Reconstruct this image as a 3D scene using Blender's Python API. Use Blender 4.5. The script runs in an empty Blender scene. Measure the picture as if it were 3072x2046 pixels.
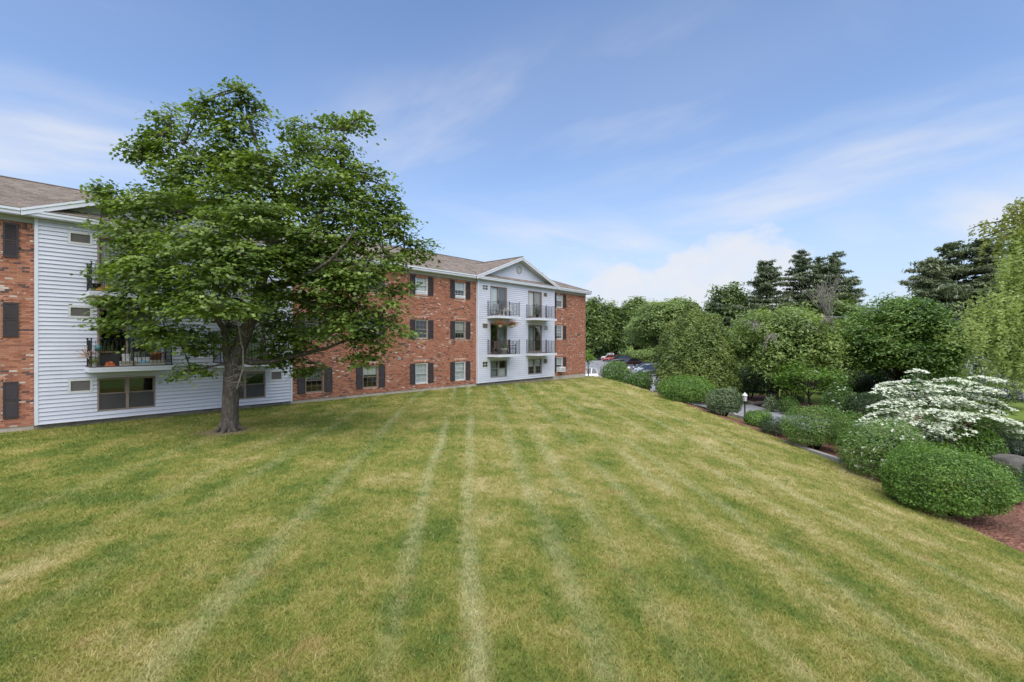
import bpy, math, random
import numpy as np
from mathutils import Vector, Matrix

random.seed(7)
RNG = np.random.default_rng(11)
scene = bpy.context.scene
COL = scene.collection
R = math.radians

# ------------------------------------------------------------------ camera
cam_data = bpy.data.cameras.new('camera')
cam_data.sensor_width = 36.0
cam_data.lens = 36.0 * 1430.0 / 3072.0
cam_data.clip_start = 0.1
cam_data.clip_end = 6000
cam = bpy.data.objects.new('camera', cam_data)
COL.objects.link(cam)
cam.location = (0, 0, 0)
cam.rotation_euler = (R(90), 0, 0)
scene.camera = cam

# ------------------------------------------------------------------ light
SUN_EL = 62.0
SUN_AZ = R(180)          # clockwise from +Y: behind the camera
to_sun = Vector((math.sin(SUN_AZ) * math.cos(R(SUN_EL)), math.cos(SUN_AZ) * math.cos(R(SUN_EL)), math.sin(R(SUN_EL))))
sd = bpy.data.lights.new('sun', 'SUN')
sd.energy = 1.5
sd.angle = R(85)
sd.color = (1.0, 0.955, 0.88)
sun = bpy.data.objects.new('sun', sd)
COL.objects.link(sun)
sun.rotation_euler = to_sun.to_track_quat('Z', 'Y').to_euler()

world = bpy.data.worlds.new('World')
scene.world = world
world.use_nodes = True


def build_world():
    nt = world.node_tree
    N = nt.nodes
    L = nt.links
    for n in list(N):
        N.remove(n)
    out = N.new('ShaderNodeOutputWorld')
    bg = N.new('ShaderNodeBackground')
    bg.inputs['Strength'].default_value = 0.058
    L.new(bg.outputs[0], out.inputs['Surface'])
    sky = N.new('ShaderNodeTexSky')
    sky.sky_type = 'NISHITA'
    sky.sun_disc = False
    sky.sun_elevation = R(SUN_EL)
    sky.sun_rotation = SUN_AZ
    sky.altitude = 50
    sky.air_density = 1.0
    sky.dust_density = 0.4
    sky.ozone_density = 1.0

    def math_(op, a, b=None, c=None, clamp=False):
        m = N.new('ShaderNodeMath')
        m.operation = op
        m.use_clamp = clamp
        for i, v in enumerate((a, b, c)):
            if v is None:
                continue
            if isinstance(v, (int, float)):
                m.inputs[i].default_value = v
            else:
                L.new(v, m.inputs[i])
        return m.outputs[0]

    def smooth(v, lo, hi):
        m = N.new('ShaderNodeMapRange')
        m.interpolation_type = 'SMOOTHSTEP'
        L.new(v, m.inputs['Value'])
        m.inputs['From Min'].default_value = lo
        m.inputs['From Max'].default_value = hi
        return m.outputs['Result']

    def noise(vec, scale, detail, rough, off):
        mp = N.new('ShaderNodeMapping')
        mp.inputs['Location'].default_value = off
        L.new(vec, mp.inputs['Vector'])
        n = N.new('ShaderNodeTexNoise')
        n.inputs['Scale'].default_value = scale
        n.inputs['Detail'].default_value = detail
        n.inputs['Roughness'].default_value = rough
        L.new(mp.outputs[0], n.inputs['Vector'])
        return n.outputs['Fac']

    tc = N.new('ShaderNodeTexCoord')
    sep = N.new('ShaderNodeSeparateXYZ')
    L.new(tc.outputs['Generated'], sep.inputs[0])
    x, y, z = sep.outputs
    # high thin cirrus: sky direction projected on a flat layer
    zz = math_('ADD', math_('MAXIMUM', z, 0.0), 0.12)
    px = math_('DIVIDE', x, zz)
    py = math_('DIVIDE', y, zz)
    def cirrus(deg, off_a, off_b, gain):
        ca, sa = math.cos(R(deg)), math.sin(R(deg))
        su = math_('ADD', math_('MULTIPLY', px, ca), math_('MULTIPLY', py, sa))
        sv = math_('SUBTRACT', math_('MULTIPLY', py, ca), math_('MULTIPLY', px, sa))
        cmb = N.new('ShaderNodeCombineXYZ')
        L.new(math_('MULTIPLY', su, 0.55), cmb.inputs[0])
        L.new(math_('MULTIPLY', sv, 1.15), cmb.inputs[1])
        broad = noise(cmb.outputs[0], 0.62, 2.0, 0.5, (off_a, 7.4, 0))
        fine = noise(cmb.outputs[0], 1.5, 5.0, 0.55, (off_b, 2.2, 4.0))
        c_ = math_('MULTIPLY', smooth(broad, 0.42, 0.72), smooth(fine, 0.30, 0.75))
        return math_('MAXIMUM', math_('MULTIPLY', c_, gain), math_('MULTIPLY', smooth(broad, 0.30, 0.75), 0.16))

    cir = math_('MAXIMUM', cirrus(-45, 17.0, 1.3, 0.75), cirrus(35, 17.0, 1.3, 1.0))
    # low cumulus banks above the horizon
    az = math_('ARCTAN2', x, y)
    el = math_('ARCSINE', z)
    cm2 = N.new('ShaderNodeCombineXYZ')
    L.new(az, cm2.inputs[0])
    L.new(math_('MULTIPLY', el, 1.6), cm2.inputs[1])
    puff = noise(cm2.outputs[0], 7.0, 7.0, 0.58, (0.7, 1.9, 2.0))
    top = None
    # heaps of cloud standing on the horizon all round: azimuth, height, width
    for a0, hgt, wid in ((0.43, 0.235, 0.20), (0.20, 0.155, 0.18), (0.72, 0.10, 0.10), (1.25, 0.15, 0.22), (2.1, 0.20, 0.25), (3.0, 0.12, 0.2), (-0.75, 0.05, 0.2), (-1.4, 0.16, 0.2), (-2.3, 0.18, 0.28)):
        d_ = math_('DIVIDE', math_('SUBTRACT', az, a0), wid)
        g_ = math_('MULTIPLY', math_('EXPONENT', math_('MULTIPLY', math_('MULTIPLY', d_, d_), -1.0)), hgt)
        top = g_ if top is None else math_('MAXIMUM', top, g_)
    top = math_('ADD', top, math_('MULTIPLY', math_('SUBTRACT', puff, 0.5), 0.19))
    dens = smooth(math_('SUBTRACT', top, el), -0.012, 0.028)
    low = smooth(puff, 0.30, 0.60)
    cum = math_('MULTIPLY', dens, math_('ADD', math_('MULTIPLY', low, 0.40), 0.50))
    cov = math_('MAXIMUM', cir, cum, clamp=True)

    hs = N.new('ShaderNodeHueSaturation')
    hs.inputs['Saturation'].default_value = 1.0
    L.new(sky.outputs[0], hs.inputs['Color'])
    tint = N.new('ShaderNodeMix')
    tint.data_type = 'RGBA'
    tint.blend_type = 'MULTIPLY'
    tint.inputs['Factor'].default_value = 1.0
    L.new(hs.outputs[0], tint.inputs['A'])
    tint.inputs['B'].default_value = SKY_TINT
    # thicker air towards the horizon
    hz = N.new('ShaderNodeMix')
    hz.data_type = 'RGBA'
    L.new(math_('MULTIPLY', smooth(el, 0.40, -0.02), 0.78), hz.inputs['Factor'])
    L.new(tint.outputs['Result'], hz.inputs['A'])
    hz.inputs['B'].default_value = HAZE_COL
    mix = N.new('ShaderNodeMix')
    mix.data_type = 'RGBA'
    L.new(cov, mix.inputs['Factor'])
    L.new(hz.outputs['Result'], mix.inputs['A'])
    mix.inputs['B'].default_value = CLOUD_COL
    L.new(mix.outputs['Result'], bg.inputs['Color'])


SKY_TINT = (0.74, 0.82, 0.94, 1)
CLOUD_COL = (3.65, 3.72, 3.95, 1)
HAZE_COL = (2.40, 2.80, 3.55, 1)
build_world()

vs = scene.view_settings
vs.view_transform = 'Standard'
vs.look = 'None'
vs.gamma = 1.0
vs.use_curve_mapping = False
vs.exposure = 1.98
try:
    scene.cycles.max_bounces = 6
    scene.cycles.transparent_max_bounces = 12
    scene.cycles.caustics_reflective = False
    scene.cycles.caustics_refractive = False
except Exception:
    pass


# ------------------------------------------------------------------ helpers: tagging and meshes
def tag(o, label=None, cat=None, group=None, kind=None):
    if label:
        o['label'] = label
    if cat:
        o['category'] = cat
    if group:
        o['group'] = group
    if kind:
        o['kind'] = kind
    return o


def empty(name, loc=(0, 0, 0), rz=0.0):
    o = bpy.data.objects.new(name, None)
    o.empty_display_size = 0.2
    COL.objects.link(o)
    o.location = loc
    o.rotation_euler = (0, 0, rz)
    return o


def link(name, me, mat=None, parent=None, loc=None, rz=None):
    o = bpy.data.objects.new(name, me)
    COL.objects.link(o)
    if mat is not None and len(me.materials) == 0:
        me.materials.append(mat)
    if parent is not None:
        o.parent = parent
    if loc is not None:
        o.location = loc
    if rz is not None:
        o.rotation_euler = (0, 0, rz)
    return o


def copy_tree(o, parent=None):
    c = o.copy()
    COL.objects.link(c)
    c.parent = parent
    for ch in list(o.children):
        copy_tree(ch, c)
    return c


class MB:
    """collects shapes into one mesh"""

    def __init__(self):
        self.v = []
        self.f = []

    def add(self, vs, fs):
        b = len(self.v)
        self.v.extend(vs)
        self.f.extend([tuple(i + b for i in f) for f in fs])
        return self

    def box(self, x0, x1, y0, y1, z0, z1):
        vs = [(x0, y0, z0), (x1, y0, z0), (x1, y1, z0), (x0, y1, z0), (x0, y0, z1), (x1, y0, z1), (x1, y1, z1), (x0, y1, z1)]
        return self.add(vs, [(0, 3, 2, 1), (4, 5, 6, 7), (0, 1, 5, 4), (1, 2, 6, 5), (2, 3, 7, 6), (3, 0, 4, 7)])

    def bar(self, a, b, w, h):
        """square bar from a to b"""
        a = Vector(a)
        b = Vector(b)
        d = (b - a).normalized()
        up = Vector((0, 0, 1)) if abs(d.z) < 0.95 else Vector((1, 0, 0))
        s = d.cross(up).normalized() * (w / 2)
        u = s.cross(d).normalized() * (h / 2)
        vs = [tuple(p) for p in (a - s - u, a + s - u, a + s + u, a - s + u, b - s - u, b + s - u, b + s + u, b - s + u)]
        return self.add(vs, [(0, 3, 2, 1), (4, 5, 6, 7), (0, 1, 5, 4), (1, 2, 6, 5), (2, 3, 7, 6), (3, 0, 4, 7)])

    def prism(self, prof, x0, x1):
        """profile of (y, z) points swept along x"""
        n = len(prof)
        vs = [(x0, p[0], p[1]) for p in prof] + [(x1, p[0], p[1]) for p in prof]
        fs = [tuple(range(n)), tuple(range(2 * n - 1, n - 1, -1))]
        for i in range(n):
            j = (i + 1) % n
            fs.append((i, i + n, j + n, j))
        return self.add(vs, fs)

    def prism_y(self, prof, y0, y1):
        """profile of (x, z) points swept along y"""
        n = len(prof)
        vs = [(p[0], y0, p[1]) for p in prof] + [(p[0], y1, p[1]) for p in prof]
        fs = [tuple(range(n)), tuple(range(2 * n - 1, n - 1, -1))]
        for i in range(n):
            j = (i + 1) % n
            fs.append((i, i + n, j + n, j))
        return self.add(vs, fs)

    def tube(self, pts, rad, n=6, cap=True):
        pts = [Vector(p) for p in pts]
        if isinstance(rad, (int, float)):
            rad = [rad] * len(pts)
        b = len(self.v)
        ref = Vector((0.31, 0.87, 0.21))
        for i, p in enumerate(pts):
            d = (pts[min(i + 1, len(pts) - 1)] - pts[max(i - 1, 0)])
            if d.length < 1e-9:
                d = Vector((0, 0, 1))
            d.normalize()
            s = d.cross(ref)
            if s.length < 1e-3:
                s = d.cross(Vector((1, 0, 0)))
            s.normalize()
            u = d.cross(s)
            for k in range(n):
                a = 2 * math.pi * k / n
                q = p + (s * math.cos(a) + u * math.sin(a)) * rad[i]
                self.v.append((q.x, q.y, q.z))
        for i in range(len(pts) - 1):
            for k in range(n):
                k2 = (k + 1) % n
                self.f.append((b + i * n + k, b + i * n + k2, b + (i + 1) * n + k2, b + (i + 1) * n + k))
        if cap:
            self.f.append(tuple(b + k for k in range(n - 1, -1, -1)))
            self.f.append(tuple(b + (len(pts) - 1) * n + k for k in range(n)))
        return self

    def lathe(self, prof, c=(0, 0, 0), n=16):
        """profile of (radius, z)"""
        b = len(self.v)
        for r, z in prof:
            for k in range(n):
                a = 2 * math.pi * k / n
                self.v.append((c[0] + r * math.cos(a), c[1] + r * math.sin(a), c[2] + z))
        for i in range(len(prof) - 1):
            for k in range(n):
                k2 = (k + 1) % n
                self.f.append((b + i * n + k, b + i * n + k2, b + (i + 1) * n + k2, b + (i + 1) * n + k))
        self.f.append(tuple(b + k for k in range(n - 1, -1, -1)))
        self.f.append(tuple(b + (len(prof) - 1) * n + k for k in range(n)))
        return self

    def mesh(self, name, smooth=False):
        me = bpy.data.meshes.new(name)
        me.from_pydata(self.v, [], self.f)
        if smooth:
            me.polygons.foreach_set('use_smooth', [True] * len(me.polygons))
        me.update()
        return me

    def build(self, name, mat, parent=None, smooth=False, loc=None, rz=None):
        return link(name, self.mesh(name, smooth), mat, parent, loc, rz)


def poly_mesh(name, V, k, mat, parent=None, smooth=False):
    """V: (n, k, 3) separate polygons of k corners"""
    V = np.asarray(V, dtype=np.float32)
    n = V.shape[0]
    me = bpy.data.meshes.new(name)
    me.vertices.add(n * k)
    me.vertices.foreach_set('co', V.reshape(-1))
    me.loops.add(n * k)
    me.loops.foreach_set('vertex_index', np.arange(n * k, dtype=np.int32))
    me.polygons.add(n)
    me.polygons.foreach_set('loop_start', np.arange(0, n * k, k, dtype=np.int32))
    me.update(calc_edges=True)
    return link(name, me, mat, parent)


def indexed_mesh(name, V, Fq, mat, parent=None, smooth=False):
    """V (n,3), Fq (m,k) index array with equal corner counts"""
    V = np.asarray(V, dtype=np.float32)
    Fq = np.asarray(Fq, dtype=np.int32)
    m, k = Fq.shape
    me = bpy.data.meshes.new(name)
    me.vertices.add(len(V))
    me.vertices.foreach_set('co', V.reshape(-1))
    me.loops.add(m * k)
    me.loops.foreach_set('vertex_index', Fq.reshape(-1))
    me.polygons.add(m)
    me.polygons.foreach_set('loop_start', np.arange(0, m * k, k, dtype=np.int32))
    if smooth:
        me.polygons.foreach_set('use_smooth', np.ones(m, dtype=bool))
    me.update(calc_edges=True)
    return link(name, me, mat, parent)


# ------------------------------------------------------------------ materials
class NT:
    def __init__(self, name):
        self.m = bpy.data.materials.new(name)
        self.m.use_nodes = True
        self.t = self.m.node_tree
        self.N = self.t.nodes
        self.L = self.t.links
        for n in list(self.N):
            self.N.remove(n)
        self.out = self.N.new('ShaderNodeOutputMaterial')

    def node(self, typ, **kw):
        n = self.N.new(typ)
        for k, v in kw.items():
            setattr(n, k, v)
        return n

    def put(self, sock, v):
        if v is None:
            return
        if hasattr(v, 'is_output'):
            self.L.new(v, sock)
        else:
            if sock.type == 'RGBA' and len(v) == 3:
                v = (*v, 1)
            sock.default_value = v

    def math(self, op, a, b=None, c=None, clamp=False):
        m = self.node('ShaderNodeMath', operation=op, use_clamp=clamp)
        for i, v in enumerate((a, b, c)):
            self.put(m.inputs[i], v)
        return m.outputs[0]

    def smooth(self, v, lo, hi, a=0.0, b=1.0):
        m = self.node('ShaderNodeMapRange', interpolation_type='SMOOTHSTEP')
        self.put(m.inputs['Value'], v)
        m.inputs['From Min'].default_value = lo
        m.inputs['From Max'].default_value = hi
        m.inputs['To Min'].default_value = a
        m.inputs['To Max'].default_value = b
        return m.outputs['Result']

    def mix(self, f, a, b, blend='MIX'):
        m = self.node('ShaderNodeMix', data_type='RGBA', blend_type=blend)
        self.put(m.inputs['Factor'], f)
        self.put(m.inputs['A'], a)
        self.put(m.inputs['B'], b)
        return m.outputs['Result']

    def pos(self):
        return self.node('ShaderNodeNewGeometry').outputs['Position']

    def objco(self):
        return self.node('ShaderNodeTexCoord').outputs['Object']

    def island(self):
        g = self.node('ShaderNodeNewGeometry').outputs['Random Per Island']
        o = self.node('ShaderNodeObjectInfo').outputs['Random']
        return self.math('FRACT', self.math('ADD', g, o))

    def vmap(self, vec, scale=(1, 1, 1), loc=(0, 0, 0), rot=(0, 0, 0)):
        m = self.node('ShaderNodeMapping')
        m.inputs['Scale'].default_value = scale
        m.inputs['Location'].default_value = loc
        m.inputs['Rotation'].default_value = rot
        self.L.new(vec, m.inputs['Vector'])
        return m.outputs[0]

    def noise(self, vec, scale, detail=3.0, rough=0.55, w=None):
        n = self.node('ShaderNodeTexNoise')
        n.inputs['Scale'].default_value = scale
        n.inputs['Detail'].default_value = detail
        n.inputs['Roughness'].default_value = rough
        self.L.new(vec, n.inputs['Vector'])
        return n.outputs['Fac']

    def ramp(self, f, stops, interp='LINEAR'):
        r = self.node('ShaderNodeValToRGB')
        r.color_ramp.interpolation = interp
        el = r.color_ramp.elements
        while len(el) < len(stops):
            el.new(0.5)
        for e_, (p, c) in zip(el, stops):
            e_.position = p
            e_.color = (*c, 1) if len(c) == 3 else c
        self.put(r.inputs['Fac'], f)
        return r.outputs['Color']

    def bump(self, h, strength, dist=0.02):
        b = self.node('ShaderNodeBump')
        b.inputs['Strength'].default_value = strength
        b.inputs['Distance'].default_value = dist
        self.L.new(h, b.inputs['Height'])
        return b.outputs['Normal']

    def principled(self, col, rough=0.7, spec=0.4, metal=0.0, normal=None, coat=0.0):
        p = self.node('ShaderNodeBsdfPrincipled')
        self.put(p.inputs['Base Color'], col)
        self.put(p.inputs['Roughness'], rough)
        self.put(p.inputs['Specular IOR Level'], spec)
        self.put(p.inputs['Metallic'], metal)
        if coat:
            p.inputs['Coat Weight'].default_value = coat
            p.inputs['Coat Roughness'].default_value = 0.05
        if normal is not None:
            self.L.new(normal, p.inputs['Normal'])
        return p.outputs[0]

    def done(self, shader):
        self.L.new(shader, self.out.inputs['Surface'])
        return self.m


def plain(name, col, rough=0.7, var=0.18, scale=4.0, bump=0.0, spec=0.4, metal=0.0, coat=0.0, dirt=None):
    """painted / plain surface with mottled wear"""
    k = NT(name)
    p = k.objco()
    n1 = k.noise(p, scale, 4.0, 0.6)
    n2 = k.noise(p, scale * 9, 2.0, 0.5)
    f = k.math('ADD', k.math('MULTIPLY', n1, 0.7), k.math('MULTIPLY', n2, 0.3))
    lo = tuple(c * (1 - var) for c in col)
    hi = tuple(min(1, c * (1 + var * 0.6)) for c in col)
    c = k.ramp(f, [(0.3, lo), (0.7, hi)])
    if dirt:
        d = k.noise(p, scale * 0.6, 5.0, 0.65)
        c = k.mix(k.math('MULTIPLY', k.smooth(d, 0.52, 0.75), dirt[1]), c, dirt[0])
    nm = k.bump(n2, bump) if bump else None
    return k.done(k.principled(c, rough, spec, metal, nm, coat))


def leafmat(name, cols, trans=0.3, rough=0.45, spec=0.4, patch=0.5, patch_scale=0.9, tcol=None):
    """foliage: colour differs from leaf to leaf and from spray to spray; light shines through"""
    k = NT(name)
    r = k.island()
    n = k.noise(k.pos(), patch_scale, 2.0, 0.5)
    f = k.math('ADD', k.math('MULTIPLY', r, 1 - patch), k.math('MULTIPLY', k.smooth(n, 0.3, 0.7), patch))
    st = [(0.08 + 0.84 * i / (len(cols) - 1), c) for i, c in enumerate(cols)]
    c = k.ramp(f, st)
    p = k.principled(c, rough, spec)
    t = k.node('ShaderNodeBsdfTranslucent')
    k.L.new(k.mix(1.0, c, tcol or (1.5, 1.6, 0.7), 'MULTIPLY'), t.inputs['Color'])
    m = k.node('ShaderNodeMixShader')
    m.inputs[0].default_value = trans
    k.L.new(p, m.inputs[1])
    k.L.new(t.outputs[0], m.inputs[2])
    return k.done(m.outputs[0])


def glassmat(name, tint=(0.93, 0.95, 0.95), rough=0.015, refl=0.9):
    k = NT(name)
    fr = k.node('ShaderNodeLayerWeight')
    fr.inputs['Blend'].default_value = 0.5
    n = k.noise(k.objco(), 1.6, 2.0, 0.5)
    nm = k.bump(n, 0.06, 0.02)
    k.L.new(nm, fr.inputs['Normal'])
    fac = k.math('ADD', k.math('MULTIPLY', k.math('POWER', fr.outputs['Facing'], 3.0), 0.85), 0.055, clamp=True)
    g = k.node('ShaderNodeBsdfGlossy')
    g.inputs['Roughness'].default_value = rough
    g.inputs['Color'].default_value = (refl, refl, refl, 1)
    k.L.new(nm, g.inputs['Normal'])
    t = k.node('ShaderNodeBsdfTransparent')
    t.inputs['Color'].default_value = (*tint, 1)
    m = k.node('ShaderNodeMixShader')
    k.L.new(fac, m.inputs[0])
    k.L.new(t.outputs[0], m.inputs[1])
    k.L.new(g.outputs[0], m.inputs[2])
    return k.done(m.outputs[0])


def make_brick():
    k = NT('brick')
    r = k.island()
    r2 = k.math('FRACT', k.math('MULTIPLY', r, 37.7))
    n = k.noise(k.pos(), 0.8, 3.0, 0.6)
    fine = k.noise(k.pos(), 30.0, 3.0, 0.6)
    red = k.ramp(r, [(0.0, (0.27, 0.105, 0.066)), (0.25, (0.37, 0.145, 0.086)), (0.55, (0.43, 0.180, 0.106)), (0.8, (0.485, 0.220, 0.132)), (1.0, (0.44, 0.205, 0.132))])
    red = k.mix(k.math('MULTIPLY', k.smooth(n, 0.35, 0.7), 0.3), red, (0.40, 0.15, 0.09))
    thr = k.math('ADD', r2, k.math('MULTIPLY', k.math('SUBTRACT', n, 0.5), 0.55))
    cream = k.smooth(thr, 0.93, 0.94)
    c = k.mix(cream, red, k.ramp(r, [(0, (0.46, 0.30, 0.23)), (0.5, (0.56, 0.43, 0.35)), (1, (0.68, 0.57, 0.49))]))
    r3 = k.math('FRACT', k.math('MULTIPLY', r, 91.3))
    n2 = k.noise(k.vmap(k.pos(), (1, 1, 1), (9, 3, 5)), 0.7, 2.0, 0.5)
    dark = k.smooth(k.math('ADD', r3, k.math('MULTIPLY', k.math('SUBTRACT', n2, 0.5), 0.4)), 0.94, 0.95)
    c = k.mix(dark, c, (0.11, 0.07, 0.065))
    c = k.mix(k.math('MULTIPLY', k.smooth(fine, 0.3, 0.8), 0.2), c, (0.16, 0.07, 0.055))
    # rain streaks and grime near the ground
    g2 = k.noise(k.vmap(k.pos(), (1.6, 1.6, 0.22)), 1.0, 4.0, 0.6)
    c = k.mix(k.math('MULTIPLY', k.smooth(g2, 0.52, 0.75), 0.28), c, (0.22, 0.12, 0.09))
    return k.done(k.principled(c, 0.85, 0.25, 0, k.bump(fine, 0.35, 0.006)))


def make_shingle():
    k = NT('shingle')
    r = k.island()
    c = k.ramp(r, [(0.0, (0.175, 0.145, 0.125)), (0.5, (0.235, 0.195, 0.17)), (1.0, (0.30, 0.25, 0.215))])
    n = k.noise(k.pos(), 0.5, 4.0, 0.6)
    c = k.mix(k.math('MULTIPLY', k.smooth(n, 0.4, 0.75), 0.35), c, (0.16, 0.14, 0.115))
    g = k.noise(k.pos(), 60.0, 2.0, 0.6)
    return k.done(k.principled(c, 0.95, 0.15, 0, k.bump(g, 0.4, 0.006)))


def make_siding():
    k = NT('siding_paint')
    p = k.pos()
    n = k.noise(k.vmap(p, (0.5, 0.5, 1.6)), 1.0, 5.0, 0.65)
    c = k.ramp(n, [(0.25, (0.51, 0.52, 0.585)), (0.6, (0.59, 0.60, 0.67)), (0.85, (0.62, 0.63, 0.70))])
    s = k.noise(k.vmap(p, (3.0, 3.0, 0.25)), 1.2, 4.0, 0.6)
    c = k.mix(k.math('MULTIPLY', k.smooth(s, 0.58, 0.8), 0.30), c, (0.42, 0.40, 0.37))
    r = k.island()
    c = k.mix(k.math('MULTIPLY', r, 0.12), c, (0.48, 0.50, 0.56))
    return k.done(k.principled(c, 0.55, 0.35))


def lawn_color(k):
    """dry patches, mown lanes with worn wheel lines, worn ring round the maple"""
    p = k.pos()
    sep = k.node('ShaderNodeSeparateXYZ')
    k.L.new(p, sep.inputs[0])
    x, y, z = sep.outputs
    wob = k.math('MULTIPLY', k.math('SUBTRACT', k.noise(p, 0.3, 2.0, 0.5), 0.5), 0.35)
    w = k.math('ADD', k.math('ADD', x, k.math('MULTIPLY', y, 0.093)), wob)
    big = k.noise(p, 0.16, 3.0, 0.6)
    mid = k.noise(k.vmap(p, (1, 0.7, 1), (2.0, 5.0, 0)), 0.9, 4.0, 0.66)
    sm = k.noise(p, 4.5, 4.0, 0.68)
    dryf = k.math('ADD', k.math('ADD', k.math('MULTIPLY', big, 0.55), k.math('MULTIPLY', mid, 1.15)), k.math('MULTIPLY', sm, 0.58))
    dryf = k.math('SUBTRACT', dryf, 0.445)
    # lanes: alternate passes of the mower lean the grass to and fro
    lane = k.math('SINE', k.math('MULTIPLY', w, 2.75))
    dryf = k.math('ADD', dryf, k.math('MULTIPLY', lane, 0.05))
    # more straw to the right of the crest, greener beside the building
    dryf = k.math('ADD', dryf, k.smooth(x, -14.0, 5.0, -0.07, 0.04))
    c = k.ramp(dryf, [(0.47, (0.120, 0.165, 0.034)), (0.61, (0.195, 0.215, 0.048)), (0.73, (0.262, 0.250, 0.068)), (0.86, (0.345, 0.302, 0.115)), (0.99, (0.44, 0.375, 0.19))])
    # worn wheel lines
    t = k.smooth(w, -12.0, 14.0)
    lines = [-8.6, -6.4, -5.2, -3.05, -0.9, 0.05, 1.45, 2.45, 3.7, 5.1, 6.0, 7.6, 9.2, 11.0]
    acc = None
    wj = k.math('ADD', w, k.math('MULTIPLY', k.math('SUBTRACT', sm, 0.5), 0.30))
    for i, l in enumerate(lines):
        wd = 0.25 if i in (4, 5) else 0.34
        d = k.math('ABSOLUTE', k.math('SUBTRACT', wj, l))
        g = k.smooth(d, 0.0, wd, 1.0 if i in (4, 5) else (0.36 if l < -4 else 0.58), 0.0)
        acc = g if acc is None else k.math('MAXIMUM', acc, g)
    brk = k.noise(k.vmap(p, (1, 0.35, 1), (4, 9, 0)), 0.55, 3.0, 0.6)
    acc = k.math('MULTIPLY', acc, k.smooth(brk, 0.28, 0.60))
    acc = k.math('MULTIPLY', acc, k.smooth(sm, 0.25, 0.65, 0.35, 0.85))
    c = k.mix(acc, c, (0.42, 0.40, 0.22))
    # reddish thin spots and deep green tufts
    th = k.noise(k.vmap(p, (1, 1, 1), (31, 17, 3)), 0.85, 4.0, 0.65)
    c = k.mix(k.math('MULTIPLY', k.smooth(th, 0.60, 0.72), 0.5), c, (0.36, 0.255, 0.115))
    tf = k.noise(k.vmap(p, (1, 1, 1), (7, 41, 3)), 1.3, 5.0, 0.72)
    c = k.mix(k.math('MULTIPLY', k.smooth(tf, 0.56, 0.68), 0.5), c, (0.095, 0.165, 0.036))
    # bare earth round the trunk
    dx = k.math('SUBTRACT', x, MAPLE[0] - 0.1)
    dy = k.math('SUBTRACT', y, MAPLE[1] - 0.15)
    dd = k.math('SQRT', k.math('ADD', k.math('MULTIPLY', dx, dx), k.math('MULTIPLY', dy, dy)))
    dd = k.math('ADD', dd, k.math('MULTIPLY', k.math('SUBTRACT', sm, 0.5), 0.9))
    c = k.mix(k.smooth(dd, 0.35, 1.15, 0.85, 0.0), c, (0.27, 0.20, 0.125))
    return c, sm


MAPLE = (-10.27, 17.3)


def make_lawn(name, blade):
    k = NT(name)
    c, sm = lawn_color(k)
    if blade:
        r = k.island()
        c = k.mix(k.math('MULTIPLY', r, 0.55), c, (0.62, 0.60, 0.55), 'OVERLAY')
        c = k.mix(k.smooth(r, 0.90, 0.97, 0.0, 0.5), c, (0.42, 0.36, 0.19))
        p = k.principled(c, 0.6, 0.2)
        t = k.node('ShaderNodeBsdfTranslucent')
        k.L.new(k.mix(1.0, c, (1.3, 1.35, 0.8), 'MULTIPLY'), t.inputs['Color'])
        m = k.node('ShaderNodeMixShader')
        m.inputs[0].default_value = 0.3
        k.L.new(p, m.inputs[1])
        k.L.new(t.outputs[0], m.inputs[2])
        return k.done(m.outputs[0])
    f = k.noise(k.pos(), 38.0, 3.0, 0.7)
    c = k.mix(k.math('MULTIPLY', k.smooth(f, 0.35, 0.7), 0.45), c, (0.6, 0.6, 0.6), 'MULTIPLY')
    c = k.mix(1.0, c, (0.80, 0.84, 0.80), 'MULTIPLY')
    return k.done(k.principled(c, 0.95, 0.1, 0, k.bump(f, 0.7, 0.04)))


def make_bark(name, lo, hi, vs=(7, 7, 1.2)):
    k = NT(name)
    p = k.vmap(k.pos(), vs)
    n = k.noise(p, 2.2, 5.0, 0.65)
    r = k.math('ABSOLUTE', k.math('SUBTRACT', n, 0.5))
    c = k.ramp(r, [(0.0, lo), (0.12, tuple((a + b) / 2 for a, b in zip(lo, hi))), (0.3, hi)])
    b = k.noise(k.pos(), 1.1, 3.0, 0.6)
    c = k.mix(k.math('MULTIPLY', k.smooth(b, 0.5, 0.75), 0.35), c, (0.16, 0.17, 0.12))
    return k.done(k.principled(c, 0.95, 0.1, 0, k.bump(r, 1.0, 0.06)))


def make_asphalt(name, col):
    k = NT(name)
    p = k.pos()
    a = k.noise(p, 0.25, 4.0, 0.6)
    b = k.noise(p, 40.0, 2.0, 0.6)
    cr = k.node('ShaderNodeTexVoronoi', feature='DISTANCE_TO_EDGE')
    cr.inputs['Scale'].default_value = 0.28
    k.L.new(k.vmap(p, (1, 1, 0.0)), cr.inputs['Vector'])
    c = k.ramp(a, [(0.3, tuple(v * 0.82 for v in col)), (0.7, tuple(v * 1.12 for v in col))])
    c = k.mix(k.math('MULTIPLY', b, 0.25), c, tuple(v * 1.5 for v in col))
    c = k.mix(k.smooth(cr.outputs['Distance'], 0.0, 0.012, 0.6, 0.0), c, tuple(v * 0.4 for v in col))
    return k.done(k.principled(c, 0.9, 0.25, 0, k.bump(b, 0.3, 0.01)))


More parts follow.
